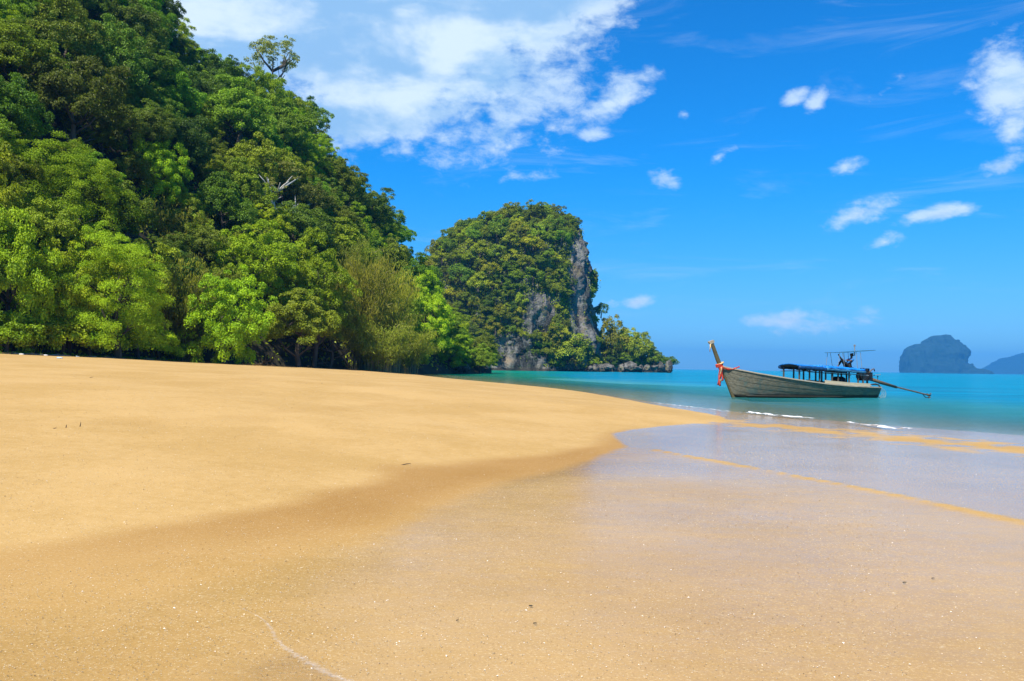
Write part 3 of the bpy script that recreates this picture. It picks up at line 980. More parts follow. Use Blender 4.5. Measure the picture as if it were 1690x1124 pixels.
# low scrub clothing the rock between the trees
def scrub(name, cand_, n, size, mat, lab, seed, test):
    g3 = np.random.default_rng(seed)
    rr = random.Random(seed)
    P_, N_ = [], []
    for (p, nv, a, b) in rr.choices(cand_, [c[3] for c in cand_], k=n):
        if test(p, rr):
            P_.append(p + nv * rr.uniform(0.1, 0.9) * size + Vector((rr.uniform(-1, 1), 0, rr.uniform(-1, 1))) * size)
            N_.append(nv + Vector((0, 0, 0.5)))
    P_, N_ = np.array(P_), np.array(N_) + rand_dir(len(P_), g3) * 0.8
    tn = np.clip(0.5 + 0.5 * vnoise(P_ / 5.0, seed) + 0.2 * g3.normal(size=len(P_)), 0, 1)
    V_, F_, T_ = leaves(P_, N_, size, 0.6, g3, tn, 0.2)
    o_ = link(name, mesh_np(name, V_, F_, mat, False, {'tint': T_}))
    return tag(o_, lab, kind='stuff')


def head_test(p, rr):
    px, py = hpix(p)
    b = bareness(px, py)
    edge = np.clip((px - 915) / 25, 0, 1) * 0.18 if py > 372 else 0
    return py < 606 and rr.random() > np.clip(0.55 + b * 1.2, 0.0, 0.985) and rr.random() > edge


scrub('cliff_scrub', cand, 60000, 0.85, M['leaf_far'], 'low green scrub clinging to the rock of the headland', 5, head_test)
hc_ = [(p.center.copy(), p.normal.copy(), 0, p.area) for p in hill.data.polygons if -150 < CX + p.center.x / p.center.y * FPX < 800 and p.center.z > 1.2]
scrub('hill_undergrowth', hc_, 70000, 0.55, M['leaf_mid'], 'undergrowth between the trees of the left hill', 6, lambda p, rr: True)

# trees in front of the cliff foot
for (px, py, w_, h_, kd, lab) in [(905, 562, 26, 26, 'fbright', 'bright green bushy tree growing before the middle of the cliff foot'),
                                  (945, 578, 34, 26, 'fdark', 'grey-green twiggy tree at the cliff foot beside the bright one'),
                                  (1010, 562, 26, 40, 'fbright', 'yellowish green tree at the start of the spur, close to the cliff corner'),
                                  (1036, 574, 24, 32, 'fbright', 'olive tree in the middle of the spur'),
                                  (1058, 574, 20, 28, 'fdark', 'dark green upright tree near the end of the spur'),
                                  (1078, 592, 14, 15, 'fdark', 'small dark green tree at the seaward end of the spur'),
                                  (992, 512, 12, 13, 'fdark', 'small tree leaning out from the right edge of the cliff')]:
    Y = 372 if px < 990 else 398
    c = at(px, py, Y)
    k = Y / FPX
    hc = h_ * k * 0.9
    place_tree('shore_tree', kd, (c.x, c.y, c.z - hc), hc, w_ * k, h_ * k / 0.85, lab, 'tree', None, 'simple')


def boulder_mesh(seed):
    bm = bmesh.new()
    bmesh.ops.create_icosphere(bm, subdivisions=3, radius=1.0)
    V = np.array([v.co[:] for v in bm.verts])
    d = 1 + 0.30 * fbm(V * 1.3 + seed, 4, seed) - 0.22 * np.abs(vnoise(V * 2.6 + seed, seed + 1))
    for v, k in zip(bm.verts, d):
        v.co *= float(k)
    me = bpy.data.meshes.new('boulder')
    bm.to_mesh(me)
    bm.free()
    me.materials.append(M['boulder'])
    return me


BLD = [boulder_mesh(500 + i) for i in range(5)]


def boulders(spec, Y, group, lab):
    for i, (px, py, wpx, hpx_) in enumerate(spec):
        c = at(px, py, Y)
        k = Y / FPX
        o = link('boulder', BLD[i % 5], None, c)
        o.scale = (wpx * k, wpx * k * 0.9, hpx_ * k)
        o.rotation_euler = (0, 0, i * 1.7)
        n = len(spec)
        ords = 'leftmost second third fourth fifth sixth seventh eighth ninth tenth eleventh twelfth thirteenth'.split()
        j = min(i, n - 1 - i)
        wd_ = ords[j] if j else ''
        pos_w = ('leftmost' if i == 0 else 'rightmost' if i == n - 1 else '%s from the %s' % (wd_, 'left' if i <= n - 1 - i else 'right'))
        tag(o, lab % pos_w, 'boulder', group)


g = random.Random(8)
boulders([(684 + i * 9.2 + g.uniform(-2, 2), 608 - g.uniform(0, 7) * (1 - i / 11), g.uniform(6, 9), g.uniform(6, 11)) for i in range(10)], 183, 'boulders under the overhanging tree', 'dark grey boulder in the heap under the overhanging tree, %s')
boulders([(832 + i * 10.8 + g.uniform(-3, 3), 610 - g.uniform(0, 5), g.choice([3, 4, 6, 9, 12]) * g.uniform(.8, 1.2), g.choice([3, 4, 6, 8, 11]) * g.uniform(.8, 1.2)) for i in range(26)], 374, 'boulders along the waterline of the headland', 'grey boulder at the waterline of the headland, %s')

# ------------------------------------------------------------------ far island and coast
il = [(1488, 615), (1488, 597), (1491, 587), (1497, 578), (1504, 573), (1514, 568), (1521, 568), (1530, 560), (1537, 556), (1551, 553), (1556, 552)]
ir = [(1606, 616), (1600, 606), (1592, 599), (1591, 592), (1594, 585), (1594, 578), (1590, 572), (1584, 568), (1580, 561), (1574, 560), (1568, 553), (1560, 552)]
M['far'] = simple_mat('far_forest', (0.008, 0.032, 0.020), 0.95, 0.6, 0.05, col2=(0.016, 0.044, 0.038))
loft_rock('far_island', 5000.0, il, ir, M['far'], zb=-8, amp=12, nl=70, nt=140, fl=48, depth_k=0.7, dmin=40, seed=71, lab='steep round-topped rocky island on the horizon, blue with haze')
loft_rock('far_islet', 4900.0, [(1586, 616), (1592, 606), (1600, 600)], [(1640, 617), (1632, 611), (1622, 609), (1612, 608), (1604, 600)], M['far'], zb=-8, amp=8, nl=24, nt=90, fl=28, depth_k=0.5, dmin=20, seed=75, lab='low jagged islet at the foot of the far island')
loft_rock('far_coast', 8000.0, [(1612, 617), (1634, 606), (1657, 592), (1670, 590), (1690, 583), (1760, 578), (1900, 576)], [(2700, 632), (2500, 617), (2300, 604), (2100, 590), (1930, 576)], M['far'], zb=-10, amp=14, nl=50, nt=160, fl=90, depth_k=0.25, dmin=60, seed=79, lab='pale blue hilly coast behind the far island')

# ------------------------------------------------------------------ the longtail boat
def wood_mat(name, c1, c2, c3, band=False, stretch=(0.6, 6, 6)):
    m, t, out = new_mat(name)
    co = t.node('ShaderNodeTexCoord').outputs['Object']
    gr = t.noise(t.mapping(co, scale=stretch), 3.0, 8, 0.7, 0.4)
    bl = t.noise(co, 1.1, 6, 0.65, 0.6)
    c = t.mix(t.mapr(gr, 0.35, 0.65), c1, c2)
    c = t.mix(t.math('MULTIPLY', t.mapr(bl, 0.52, 0.64), 0.8), c, c3)
    if band:
        z = t.node('ShaderNodeSeparateXYZ', {0: co}).outputs[2]
        zn = t.math('ADD', z, t.math('MULTIPLY', t.math('SUBTRACT', t.noise(t.mapping(co, scale=(0.5, 1, 1)), 2.5, 5, 0.6), 0.5), 0.18))
        c = t.mix(t.mapr(zn, 0.26, 0.10), c, (0.020, 0.019, 0.012))
    b = t.node('ShaderNodeBump', {'Strength': 0.5, 'Distance': 0.01, 'Height': gr})
    p = t.node('ShaderNodeBsdfPrincipled', {'Base Color': c, 'Roughness': 0.78, 'Specular IOR Level': 0.25, 'Normal': b.outputs[0]})
    t.l.new(p.outputs[0], out.inputs[0])
    return m


M['hull'] = wood_mat('weathered_hull', (0.110, 0.100, 0.068), (0.225, 0.200, 0.140), (0.090, 0.140, 0.120), True)
M['prow'] = wood_mat('prow_wood', (0.085, 0.068, 0.030), (0.150, 0.120, 0.055), (0.10, 0.085, 0.045))
M['gunwale'] = wood_mat('gunwale_wood', (0.30, 0.25, 0.18), (0.46, 0.40, 0.30), (0.36, 0.31, 0.22))
M['panel'] = wood_mat('pale_board', (0.42, 0.36, 0.23), (0.56, 0.49, 0.33), (0.46, 0.40, 0.28))
M['post'] = wood_mat('post_wood', (0.060, 0.055, 0.042), (0.11, 0.10, 0.08), (0.08, 0.075, 0.06), stretch=(6, 6, 0.6))
M['tarp'] = simple_mat('blue_tarpaulin', (0.014, 0.26, 0.80), 0.45, 0.45, 4.0, 0.3)
M['tarp_dark'] = simple_mat('navy_tarpaulin', (0.010, 0.060, 0.17), 0.5, 0.4, 4.0, 0.3)
M['roofing'] = simple_mat('dark_roof_board', (0.05, 0.055, 0.06), 0.8, 0.4, 4.0)
M['shade'] = simple_mat('blue_shade_cloth', (0.035, 0.16, 0.28), 0.6, 0.4, 3.0)
M['metal'] = simple_mat('greasy_metal', (0.055, 0.055, 0.055), 0.45, 0.5, 9.0, 0.3, 0.5, 0.6)
M['rust'] = simple_mat('rusty_tube', (0.17, 0.115, 0.065), 0.7, 0.5, 7.0, 0.3)
M['pole'] = simple_mat('galvanised_pole', (0.26, 0.28, 0.28), 0.5, 0.3, 8.0)
M['red'] = simple_mat('red_cloth', (0.56, 0.055, 0.030), 0.8, 0.35, 9.0, 0.3)
M['cream'] = simple_mat('cream_cloth', (0.75, 0.52, 0.25), 0.8, 0.3, 9.0, 0.3)
M['white'] = simple_mat('white_plastic', (0.78, 0.77, 0.74), 0.5, 0.15, 9.0)
M['rope'] = simple_mat('rope', (0.45, 0.42, 0.34), 0.9, 0.3, 30.0)
M['rope_blue'] = simple_mat('blue_rope', (0.02, 0.07, 0.22), 0.9, 0.3, 30.0)
M['drum'] = simple_mat('black_plastic', (0.018, 0.018, 0.018), 0.45, 0.3, 4.0)
M['skin'] = simple_mat('skin', (0.15, 0.075, 0.042), 0.6, 0.15, 4.0)
M['shirt'] = simple_mat('blue_shirt', (0.035, 0.24, 0.60), 0.85, 0.3, 7.0, 0.3)
M['trousers'] = simple_mat('dark_trousers', (0.018, 0.020, 0.020), 0.9, 0.3, 7.0, 0.3)
M['hair'] = simple_mat('black_hair', (0.010, 0.009, 0.008), 0.6, 0.2, 30.0)

BOW, STERN = Vector((12.95, 52.0, 0)), Vector((23.05, 55.4, 0))
BA = math.atan2(STERN.y - BOW.y, STERN.x - BOW.x)
BL = (STERN - BOW).length                                  # 10.66: bow waterline x = 0, stern x = BL
SX = 0.945
boat = empty('longtail_boat', BOW, BA)
boat.scale = (SX, 1, 1)
tag(boat, 'weathered grey-green wooden longtail boat with tall prow, blue canopy and stern engine', 'boat')


def sheer(x):
    return float(np.interp(x, [-0.85, -0.7, 0, 1.4, 2.7, 4.0, 6.2, 8, BL], [1.86, 1.78, 1.66, 1.43, 1.25, 1.09, 0.86, 0.74, 0.66]))


def keel(x):
    return float(np.interp(x, [-0.85, 0, 0.5, 1.5, 8, BL], [2.0 * 0.85, 0.02, -0.12, -0.26, -0.28, -0.14]))


def beam(x):
    return float(np.interp(x, [-0.85, -0.4, 0.4, 1.4, 3, 5, 7, 9, BL], [0.05, 0.16, 0.36, 0.60, 0.83, 0.95, 0.97, 0.90, 0.74]))


def hp(x, t, side, off=0.0):
    p = float(np.interp(x, [-0.85, 0.5, 3, 6, BL], [0.95, 0.85, 0.55, 0.42, 0.40]))
    zk, zs = keel(x), sheer(x)
    b = beam(x)
    return Vector((x, side * (b * t ** p + off), zk + (zs - zk) * t))


ST = np.concatenate([np.linspace(-0.85, 1.4, 10), np.linspace(1.9, BL, 20)])
TT = [0, .06, .14, .24, .36, .5, .64, .78, .9, 1.0]
mb = MB()
for side in (-1, 1):
    mb.loft([[hp(x, t, side, -0.012) for t in TT] for x in ST])
    mb.loft([[hp(x, t, side, -0.05 if t > 0.1 else 0) + Vector((0, 0, 0.03)) for t in TT] for x in ST[3:]])
mb.add([hp(BL, t, -1) for t in TT] + [hp(BL, t, 1) for t in TT[::-1]], [tuple(range(20))])
hull = mb.build('hull', M['hull'], boat, True)
edges = [0.10, 0.28, 0.46, 0.64, 0.82, 0.985]
for side in (-1, 1):
    for a, b in zip(edges[:-1], edges[1:]):
        mb = MB()
        mb.loft([[hp(x, a, side, -0.006), hp(x, a, side, 0.024), hp(x, (a + b) / 2, side, 0.019), hp(x, b, side, 0.012), hp(x, b + 0.015, side, -0.006)] for x in ST])
        mb.build('plank', M['hull'], hull)
    mb = MB()
    mb.loft([[hp(x, 1, side, -0.07) + Vector((0, 0, .035)), hp(x, 1, side, 0.055) + Vector((0, 0, .035)), hp(x, 1, side, 0.055) + Vector((0, 0, -.035)), hp(x, 1, side, -0.07) + Vector((0, 0, -.035))] for x in ST], True, True)
    mb.build('gunwale', M['gunwale'], boat)
# stem, prow
mb = MB()
stem = [(0.10, -0.12), (0.0, 0.03), (-0.40, 0.86), (-0.80, 1.66)]
mb.loft([[(x - .05, -.05, z), (x - .05, .05, z), (x + .12, .06, z + .03), (x + .12, -.06, z + .03)] for x, z in stem], True, True)
mb.build('stem', M['prow'], boat)
mb = MB()
prow = [(-0.80, 1.62, .24), (-0.93, 1.92, .22), (-1.10, 2.28, .19), (-1.27, 2.66, .17), (-1.42, 3.00, .15), (-1.50, 3.17, .15)]
mb.loft([[(x - wd_ * .5, -.06, z - .03), (x - wd_ * .5, .06, z - .03), (x + wd_ * .5, .07, z + .06), (x + wd_ * .5, -.07, z + .06)] for x, z, wd_ in prow], True, True)
prw = mb.build('prow_post', M['prow'], boat)
mb = MB()
mb.loft([[(x - wd_ * .5, -.085, z - .03), (x - wd_ * .5, .085, z - .03), (x + wd_ * .5, .085, z + .07), (x + wd_ * .5, -.085, z + .07)] for x, z, wd_ in [(-1.47, 3.11, .26), (-1.53, 3.20, .34), (-1.56, 3.26, .32)]], True, True)
mb.build('cap', M['gunwale'], prw)
# decks and thwarts
mb = MB()
xs = np.linspace(0.9, BL - 0.1, 14)
mb.loft([[(x, -beam(x) * .72, 0.12), (x, beam(x) * .72, 0.12), (x, beam(x) * .72, 0.09), (x, -beam(x) * .72, 0.09)] for x in xs], True, True)
mb.build('floor', M['post'], boat)
mb = MB()
xs = np.linspace(-0.6, 1.5, 8)
mb.loft([[(x, -beam(x) * .9, sheer(x) - .10), (x, beam(x) * .9, sheer(x) - .10), (x, beam(x) * .9, sheer(x) - .14), (x, -beam(x) * .9, sheer(x) - .14)] for x in xs], True, True)
mb.build('foredeck', M['gunwale'], boat)
for x in (2.3, 3.4, 5.2, 6.8, 8.4):
    MB().box((x, 0, sheer(x) - .22), (0.26, beam(x) * 1.82, 0.04)).build('thwart', M['panel'], boat)
# pale coaming boards along the after half
for side in (-1, 1):
    xs = np.linspace(6.15, 9.75, 9)
    mb = MB()
    mb.loft([[(x, side * (beam(x) - .10), sheer(x) + .03), (x, side * (beam(x) - .06), sheer(x) + .03), (x, side * (beam(x) - .06), sheer(x) + .21), (x, side * (beam(x) - .10), sheer(x) + .21)] for x in xs], True, True)
    mb.build('side_board', M['panel'], boat)
    xs = (4.32, 5.08, 5.84, 6.3, 6.78, 7.25, 8.1, 8.8, 9.2)
    for x in xs:
        zt = 1.86 - (x - 4) * 0.055
        MB().box((x, side * (min(beam(x), .9) - .14), (sheer(x) - .25 + zt) / 2), (0.075, 0.075, zt - sheer(x) + .25)).build('post', M['post'], boat)
    mb = MB()
    mb.tube([(4.1, side * .78, 1.58), (5.0, side * .80, 1.60), (6.2, side * .8, 1.62)], 0.022, 6)
    mb.build('rail', M['post'], boat)
    mb = MB()
    mb.tube([(6.2, side * .83, 1.56), (7.6, side * .83, 1.49), (9.6, side * .8, 1.38)], 0.03, 6)
    mb.build('rail', M['pole'], boat)


def arch(x, wd_, z, rise, th, n=9):
    top = [(x, wd_ * (2 * k / (n - 1) - 1), z + rise * (1 - (2 * k / (n - 1) - 1) ** 2)) for k in range(n)]
    return top + [(a, b, c - th) for a, b, c in top[::-1]]


def roofz(x):
    return 1.90 - (x - 4) * 0.055


mb = MB()
mb.loft([arch(x, 0.93, roofz(x), 0.09, 0.05) for x in np.linspace(4.16, 6.2, 7)], True, True)
rf = mb.build('roof', M['roofing'], boat)
mb = MB()
mb.loft([arch(x, 0.97, roofz(x) + .05, 0.10, 0.04) for x in np.linspace(4.10, 6.25, 9)], True, True)
mb.build('cover', M['tarp'], rf)
mb = MB()
mb.loft([arch(x, 0.93, roofz(x), 0.09, 0.05) for x in np.linspace(6.22, 9.3, 9)], True, True)
rf2 = mb.build('roof', M['roofing'], boat)
gg = random.Random(4)
for side in (-1, 1):       # rolled side curtains
    pts = [(x, side * (0.97 + gg.uniform(-.015, .015)), roofz(x) - .06 + gg.uniform(-.02, .02)) for x in np.linspace(4.12, 6.15, 14)]
    MB().tube(pts, [0.10 + gg.uniform(-.02, .025) for _ in pts], 9).build('rolled_curtain', M['tarp_dark'], boat, True)
    pts = [(x, side * (0.93 + gg.uniform(-.015, .015)), roofz(x) - .05 + gg.uniform(-.02, .02)) for x in np.linspace(6.22, 9.25, 18)]
    MB().tube(pts, [0.075 + gg.uniform(-.02, .02) for _ in pts], 9).build('rolled_curtain', M['shade'], boat, True)
for k in range(7):         # blue mats laid along the after roof
    y = -0.84 + k * 0.28
    z = 0.09 * (1 - (y / .93) ** 2)
    pts = [(x, y, roofz(x) + z + .05 + gg.uniform(-.012, .02)) for x in np.linspace(6.15 + gg.uniform(0, .2), 9.4 + gg.uniform(-.3, 0), 13)]
    MB().tube(pts, [0.075 + gg.uniform(-.018, .015) for _ in pts], 8).build('roof_mat', M['tarp'], boat, True)
# small upper sunshade
mb = MB()
mb.loft([[(x, -.62, z), (x, .62, z), (x, .62, z - .03), (x, -.62, z - .03)] for x, z in ((7.35, 2.76), (8.0, 2.78), (8.8, 2.84), (9.6, 2.90), (10.3, 2.95))], True, True)
mb.build('sunshade', M['shade'], boat)
for side in (-1, 1):
    for (x0, x1) in ((7.40, 7.55), (7.95, 7.75), (8.95, 8.82), (9.30, 9.15)):
        MB().tube([(x0, side * .56, roofz(x0) + .06), (x1, side * .56, 2.80)], 0.014, 6).build('shade_pole', M['pole'], boat)
MB().tube([(9.28, .1, 2.6), (9.28, .1, 3.28)], 0.03, 6).box((9.28, .1, 3.22), (.09, .09, .12)).build('mast', M['pole'], boat)
# engine on its swivel post, with the long tail
eng = MB()
eng.box((10.0, 0, 1.32), (0.9, 0.46, 0.52)).box((9.85, 0, 1.66), (0.6, 0.36, 0.26)).box((10.3, .12, 1.62), (0.26, 0.2, 0.4))
e = eng.build('engine', M['metal'], boat)
md = e.modifiers.new('bevel', 'BEVEL')
md.width, md.segments = 0.04, 2
for y in (-.12, .0, .12):
    MB().tube([(9.8, y, 1.68), (9.8, y, 1.84)], .05, 8).build('cylinder_head', M['metal'], e)
MB().tube([(10.1, -.22, 1.5), (10.3, -.3, 1.75), (10.5, -.26, 1.80), (10.62, -.2, 1.66)], .035, 7).build('exhaust', M['rust'], e, True)
MB().tube([(9.7, -.22, 1.75), (9.95, -.33, 1.62), (10.2, -.28, 1.35), (10.0, -.25, 1.15)], .022, 6).build('hose', M['drum'], e, True)
MB().tube([(9.62, 0, 1.35), (9.62, 0, 1.35001), (9.50, 0, 1.35)], [.01, .24, .24], 18).build('flywheel', M['metal'], e)
MB().tube([(10.2, 0, 0.45), (10.2, 0, 1.15)], .06, 8).build('swivel_post', M['metal'], boat)
MB().tube([(10.35, 0, 1.30), (10.9, -.05, 1.42), (11.2, -.08, 1.45)], .022, 6).build('tiller', M['pole'], e)
tail = MB().tube([(10.3, 0, 1.20), (11.2, 0, 0.98), (12.55, 0, 0.68)], [.12, .10, .075], 9).build('tail_tube', M['rust'], boat, True)
MB().tube([(12.5, 0, .69), (15.2, 0, .19)], .045, 8).build('shaft', M['rust'], tail)
MB().tube([(11.1, 0, .90), (11.9, 0, .74), (12.6, 0, .60)], .02, 6).build('brace', M['metal'], tail)
MB().tube([(11.05, 0, 1.0), (11.05, 0, 1.32)], .018, 6).box((11.05, 0, 1.32), (.06, .06, .08)).build('pin', M['metal'], tail)
MB().tube([(14.7, 0, .30), (15.0, 0, .03), (15.25, 0, .01)], .025, 6).build('skeg', M['metal'], tail)
pr = MB().tube([(15.18, 0, .195), (15.42, 0, .15)], [.07, .04], 8).build('propeller', M['rust'], tail)
for k in range(3):
    a = k * 2.094 + .4
    mb = MB()
    for s_ in (0,):
        dy, dz = math.cos(a), math.sin(a)
        mb.add([(15.28, dy * .04, .18 + dz * .04), (15.24, dy * .18 - dz * .08, .18 + dz * .18 + dy * .08), (15.30, dy * .22, .18 + dz * .22), (15.36, dy * .17 + dz * .08, .18 + dz * .17 - dy * .08)], [(0, 1, 2, 3)])
    o = mb.build('blade', M['rust'], pr)
    sm = o.modifiers.new('thick', 'SOLIDIFY')
    sm.thickness = 0.012


def bpos(x, y, z):
    return BOW + Matrix.Rotation(BA, 3, 'Z') @ Vector((x * SX, y, z))


def thing_at(name, x, y, z, label, cat, group=None):
    o = empty(name, bpos(x, y, z), BA)
    return tag(o, label, cat, group)


# black drum and box under the canopy
t = thing_at('water_drum', 7.85, -0.1, 0.12, 'black plastic drum standing under the boat canopy', 'drum')
MB().tube([(0, 0, 0), (0, 0, .04), (0, 0, .5), (0, 0, 1.06), (0, 0, 1.12)], [.36, .40, .42, .40, .34], 20).build('body', M['drum'], t, True)
MB().tube([(0, 0, 1.12), (0, 0, 1.17)], [.30, .28], 20).build('lid', M['drum'], t)
t = thing_at('cool_box', 9.95, -0.35, 0.62, 'small white box at the stern of the boat beside the engine', 'box')
MB().box((0, 0, .1), (.3, .24, .2)).build('body', M['white'], t)
MB().box((0, 0, .22), (.32, .26, .05)).build('lid', M['white'], t)
# rope and hose loops hanging at the stern
rc = MB()
for k in range(3):
    r0 = .20 + .06 * k
    rc.tube([(math.cos(a) * r0 * 1.3 + .04 * k, -.03 * k, math.sin(a) * r0) for a in np.linspace(0, 2 * math.pi, 22)], .014, 5, False)
o = rc.build('rope_coil', M['rope'], None, True)
o.location = bpos(BL + .30, -.2, .30)
o.rotation_euler = (0, 0.25, BA)
tag(o, 'loose pale rope coil hanging from the stern of the boat', 'rope')
mb = MB()
for k in range(4):
    mb.tube([(9.9 + .1 * k, -.5 + .05 * k, .82), (10.3 + .1 * k, -.62 + .05 * k, .90 - .03 * k), (10.75 + .05 * k, -.45, .82 - .06 * k), (10.95, -.2, .62 - .1 * k), (10.8, .1, .5 - .08 * k)], .02, 5)
o = mb.build('engine_rope', M['post'], None, True)
o.location, o.rotation_euler, o.scale = BOW, (0, 0, BA), (SX, 1, 1)
tag(o, 'dark tangled steering ropes over the boat stern below the engine', 'rope')
# ribbons round the prow
rb = thing_at('prow_ribbon', -0.88, 0, 1.78, 'red and cream cloth ribbons tied round the boat prow, hanging down', 'ribbon')
mb = MB()
for k in range(3):
    mb.tube([(math.cos(a) * .20 - .03 - .02 * k, math.sin(a) * .12, .02 + .06 * k + .05 * math.cos(a)) for a in np.linspace(0, 2 * math.pi, 17)], .04, 6, False)
mb.build('knot_band', M['red'], rb, True)
MB().tube([(math.cos(a) * .18 + .02, math.sin(a) * .13, .19 + .07 * math.cos(a)) for a in np.linspace(0, 2 * math.pi, 17)], .045, 6, False).build('knot_band', M['cream'], rb, True)
for k, (dx, ln, mt) in enumerate([(-.02, 1.05, 'red'), (.05, .95, 'red'), (.015, .85, 'cream'), (-.07, 1.1, 'red'), (.10, .8, 'red')]):
    rows = []
    for i in range(9):
        tt_ = i / 8
        x = -.05 + dx + .05 * math.sin(tt_ * 5 + k) * tt_ - .06 * tt_
        y = -.13 - .02 * k + .03 * math.cos(tt_ * 6 + k)
        wd_ = .035 + .03 * tt_
        rows.append([(x - wd_, y, -.02 - ln * tt_), (x, y - .02 * math.sin(k + tt_ * 4), -.02 - ln * tt_), (x + wd_, y, -.02 - ln * tt_)])
    o = MB().loft(rows).build('streamer', M[mt], rb, True)
    sm = o.modifiers.new('thick', 'SOLIDIFY')
    sm.thickness = 0.012
sw = []
for i in range(11):
    tt_ = i / 10
    sw.append((-.05 + 1.15 * tt_, -.14 - .16 * tt_, .02 - .10 * tt_ - .14 * math.sin(math.pi * tt_) + .10 * tt_ * tt_))
MB().tube(sw, [.045 + .02 * math.sin(i * 1.9) for i in range(11)], 7).build('swag', M['red'], rb, True)
gl = MB()
for k in range(3):
    gl.tube([(-1.60 + .9, -.04 - .03 * k, 1.25), (-1.62 + .9 + .02 * k, -.08, 1.05), (-1.63 + .9 - .01 * k, -.07, .78 + .08 * k)], .022, 5)
o = gl.build('garland', M['cream'], None, True)
o.location, o.rotation_euler = bpos(-0.88, 0, 1.85), (0, 0, BA)
tag(o, 'withered pale flower garland hanging from the top of the boat prow', 'garland')
mb = MB()
mb.tube([(-.92, -.08, 1.75), (-1.02, -.1, 1.2), (-1.08, -.1, .8)], .014, 5)
o = mb.build('hanging_rope', M['rope_blue'], None)
o.location, o.rotation_euler, o.scale = BOW, (0, 0, BA), (SX, 1, 1)
tag(o, 'thin dark blue rope end hanging beside the red prow ribbons', 'rope')
a0 = bpos(-.85, -.06, 1.7)
a1 = Vector((10.2, 46.2, -0.15))
pts = [a0.lerp(a1, i / 10) - Vector((0, 0, .35 * math.sin(math.pi * i / 10))) for i in range(11)]
o = MB().tube(pts, .005, 5).build('mooring_line', M['rope_blue'], None)
tag(o, 'thin mooring line running from the boat prow down into the shallows', 'rope')

# ------------------------------------------------------------------ the person resting on the canopy
def skin_obj(name, joints, bones, mat, parent, root=0, sub=2):
    me = bpy.data.meshes.new(name)
    me.from_pydata([j[:3] for j in joints], bones, [])
    o = link(name, me, parent)
    me.materials.append(mat)
    md_ = o.modifiers.new('skin', 'SKIN')
    md_.use_smooth_shade = True
    if not me.skin_vertices:
        bm = bmesh.new()
        bm.from_mesh(me)
        bm.verts.layers.skin.verify()
        bm.to_mesh(me)
        bm.free()
    for i, j in enumerate(joints):
        r = j[3] if hasattr(j[3], '__len__') else (j[3], j[3])
        me.skin_vertices[0].data[i].radius = r
        me.skin_vertices[0].data[i].use_root = (i == root)
    sb = o.modifiers.new('sub', 'SUBSURF')
    sb.levels = sb.render_levels = sub
    return o


per = thing_at('person', 8.36, -0.28, roofz(8.36) + 0.19, 'person in blue shirt and dark trousers lounging on the boat canopy, legs stretched forward', 'person')
# local: -x towards the bow, -y towards the camera, z up; hips at the origin
J = [(0.0, 0, .11, (.15, .12)), (.12, 0, .28, (.14, .11)), (.25, 0, .46, (.17, .12)), (.30, 0, .56, (.08, .08)), (.325, 0, .63, .055), (.33, 0, .70, .075), (.325, 0, .78, .095), (.33, 0, .85, .07),
     (-.02, -.10, .11, .09), (-.38, -.12, .36, .068), (-.40, -.12, .34, .066), (-.63, -.14, .62, .045), (-.72, -.14, .74, .04), (-.78, -.14, .82, .035),
     (-.02, .10, .11, .09), (-.30, .14, .45, .068), (-.52, .16, .12, .048), (-.56, .16, .06, .042), (-.68, .16, .04, .035),
     (.27, -.19, .50, .058), (.05, -.22, .40, .045), (-.19, -.17, .46, .035), (-.25, -.16, .46, .035),
     (.27, .19, .50, .058), (.46, .24, .28, .045), (.52, .25, .06, .035), (.56, .25, .02, .03)]
B = [(0, 1), (1, 2), (2, 3), (3, 4), (4, 5), (5, 6), (6, 7), (0, 8), (8, 9), (9, 10), (10, 11), (11, 12), (12, 13), (0, 14), (14, 15), (15, 16), (16, 17), (17, 18),
     (2, 19), (19, 20), (20, 21), (21, 22), (2, 23), (23, 24), (24, 25), (25, 26)]
body = skin_obj('body', J, B, M['skin'], per)
skin_obj('shirt', [(.02, 0, .16, (.165, .135)), (.12, 0, .29, (.155, .125)), (.25, 0, .465, (.185, .135)), (.285, 0, .535, (.10, .09)), (.27, -.19, .50, .078), (.13, -.21, .44, .068), (.27, .19, .50, .078), (.39, .225, .36, .068)],
         [(0, 1), (1, 2), (2, 3), (2, 4), (4, 5), (2, 6), (6, 7)], M['shirt'], per)
skin_obj('trousers', [(0.0, 0, .12, (.165, .135)), (-.02, -.10, .11, .105), (-.38, -.12, .36, .083), (-.60, -.135, .585, .06), (-.02, .10, .11, .105), (-.30, .14, .45, .083), (-.50, .158, .15, .06)],
         [(0, 1), (1, 2), (2, 3), (0, 4), (4, 5), (5, 6)], M['trousers'], per)
skin_obj('hair', [(.352, 0, .785, .086), (.34, 0, .845, .068), (.372, 0, .71, .05)], [(0, 1), (0, 2)], M['hair'], per)
MB().tube([(.235, 0, .80), (.215, 0, .755), (.24, 0, .745)], [.012, .02, .012], 6).build('nose', M['skin'], body, True)
for s_ in (-1, 1):
    MB().tube([(.335, s_ * .09, .80), (.34, s_ * .108, .77), (.335, s_ * .092, .735)], [.012, .02, .012], 6).build('ear', M['skin'], body, True)
    MB().tube([(.243, s_ * .035, .80), (.235, s_ * .036, .80)], .012, 6).build('eye', M['hair'], body)
MB().tube([(.238, -.03, .715), (.232, 0, .712), (.238, .03, .715)], .008, 5).build('mouth', M['red'], body)
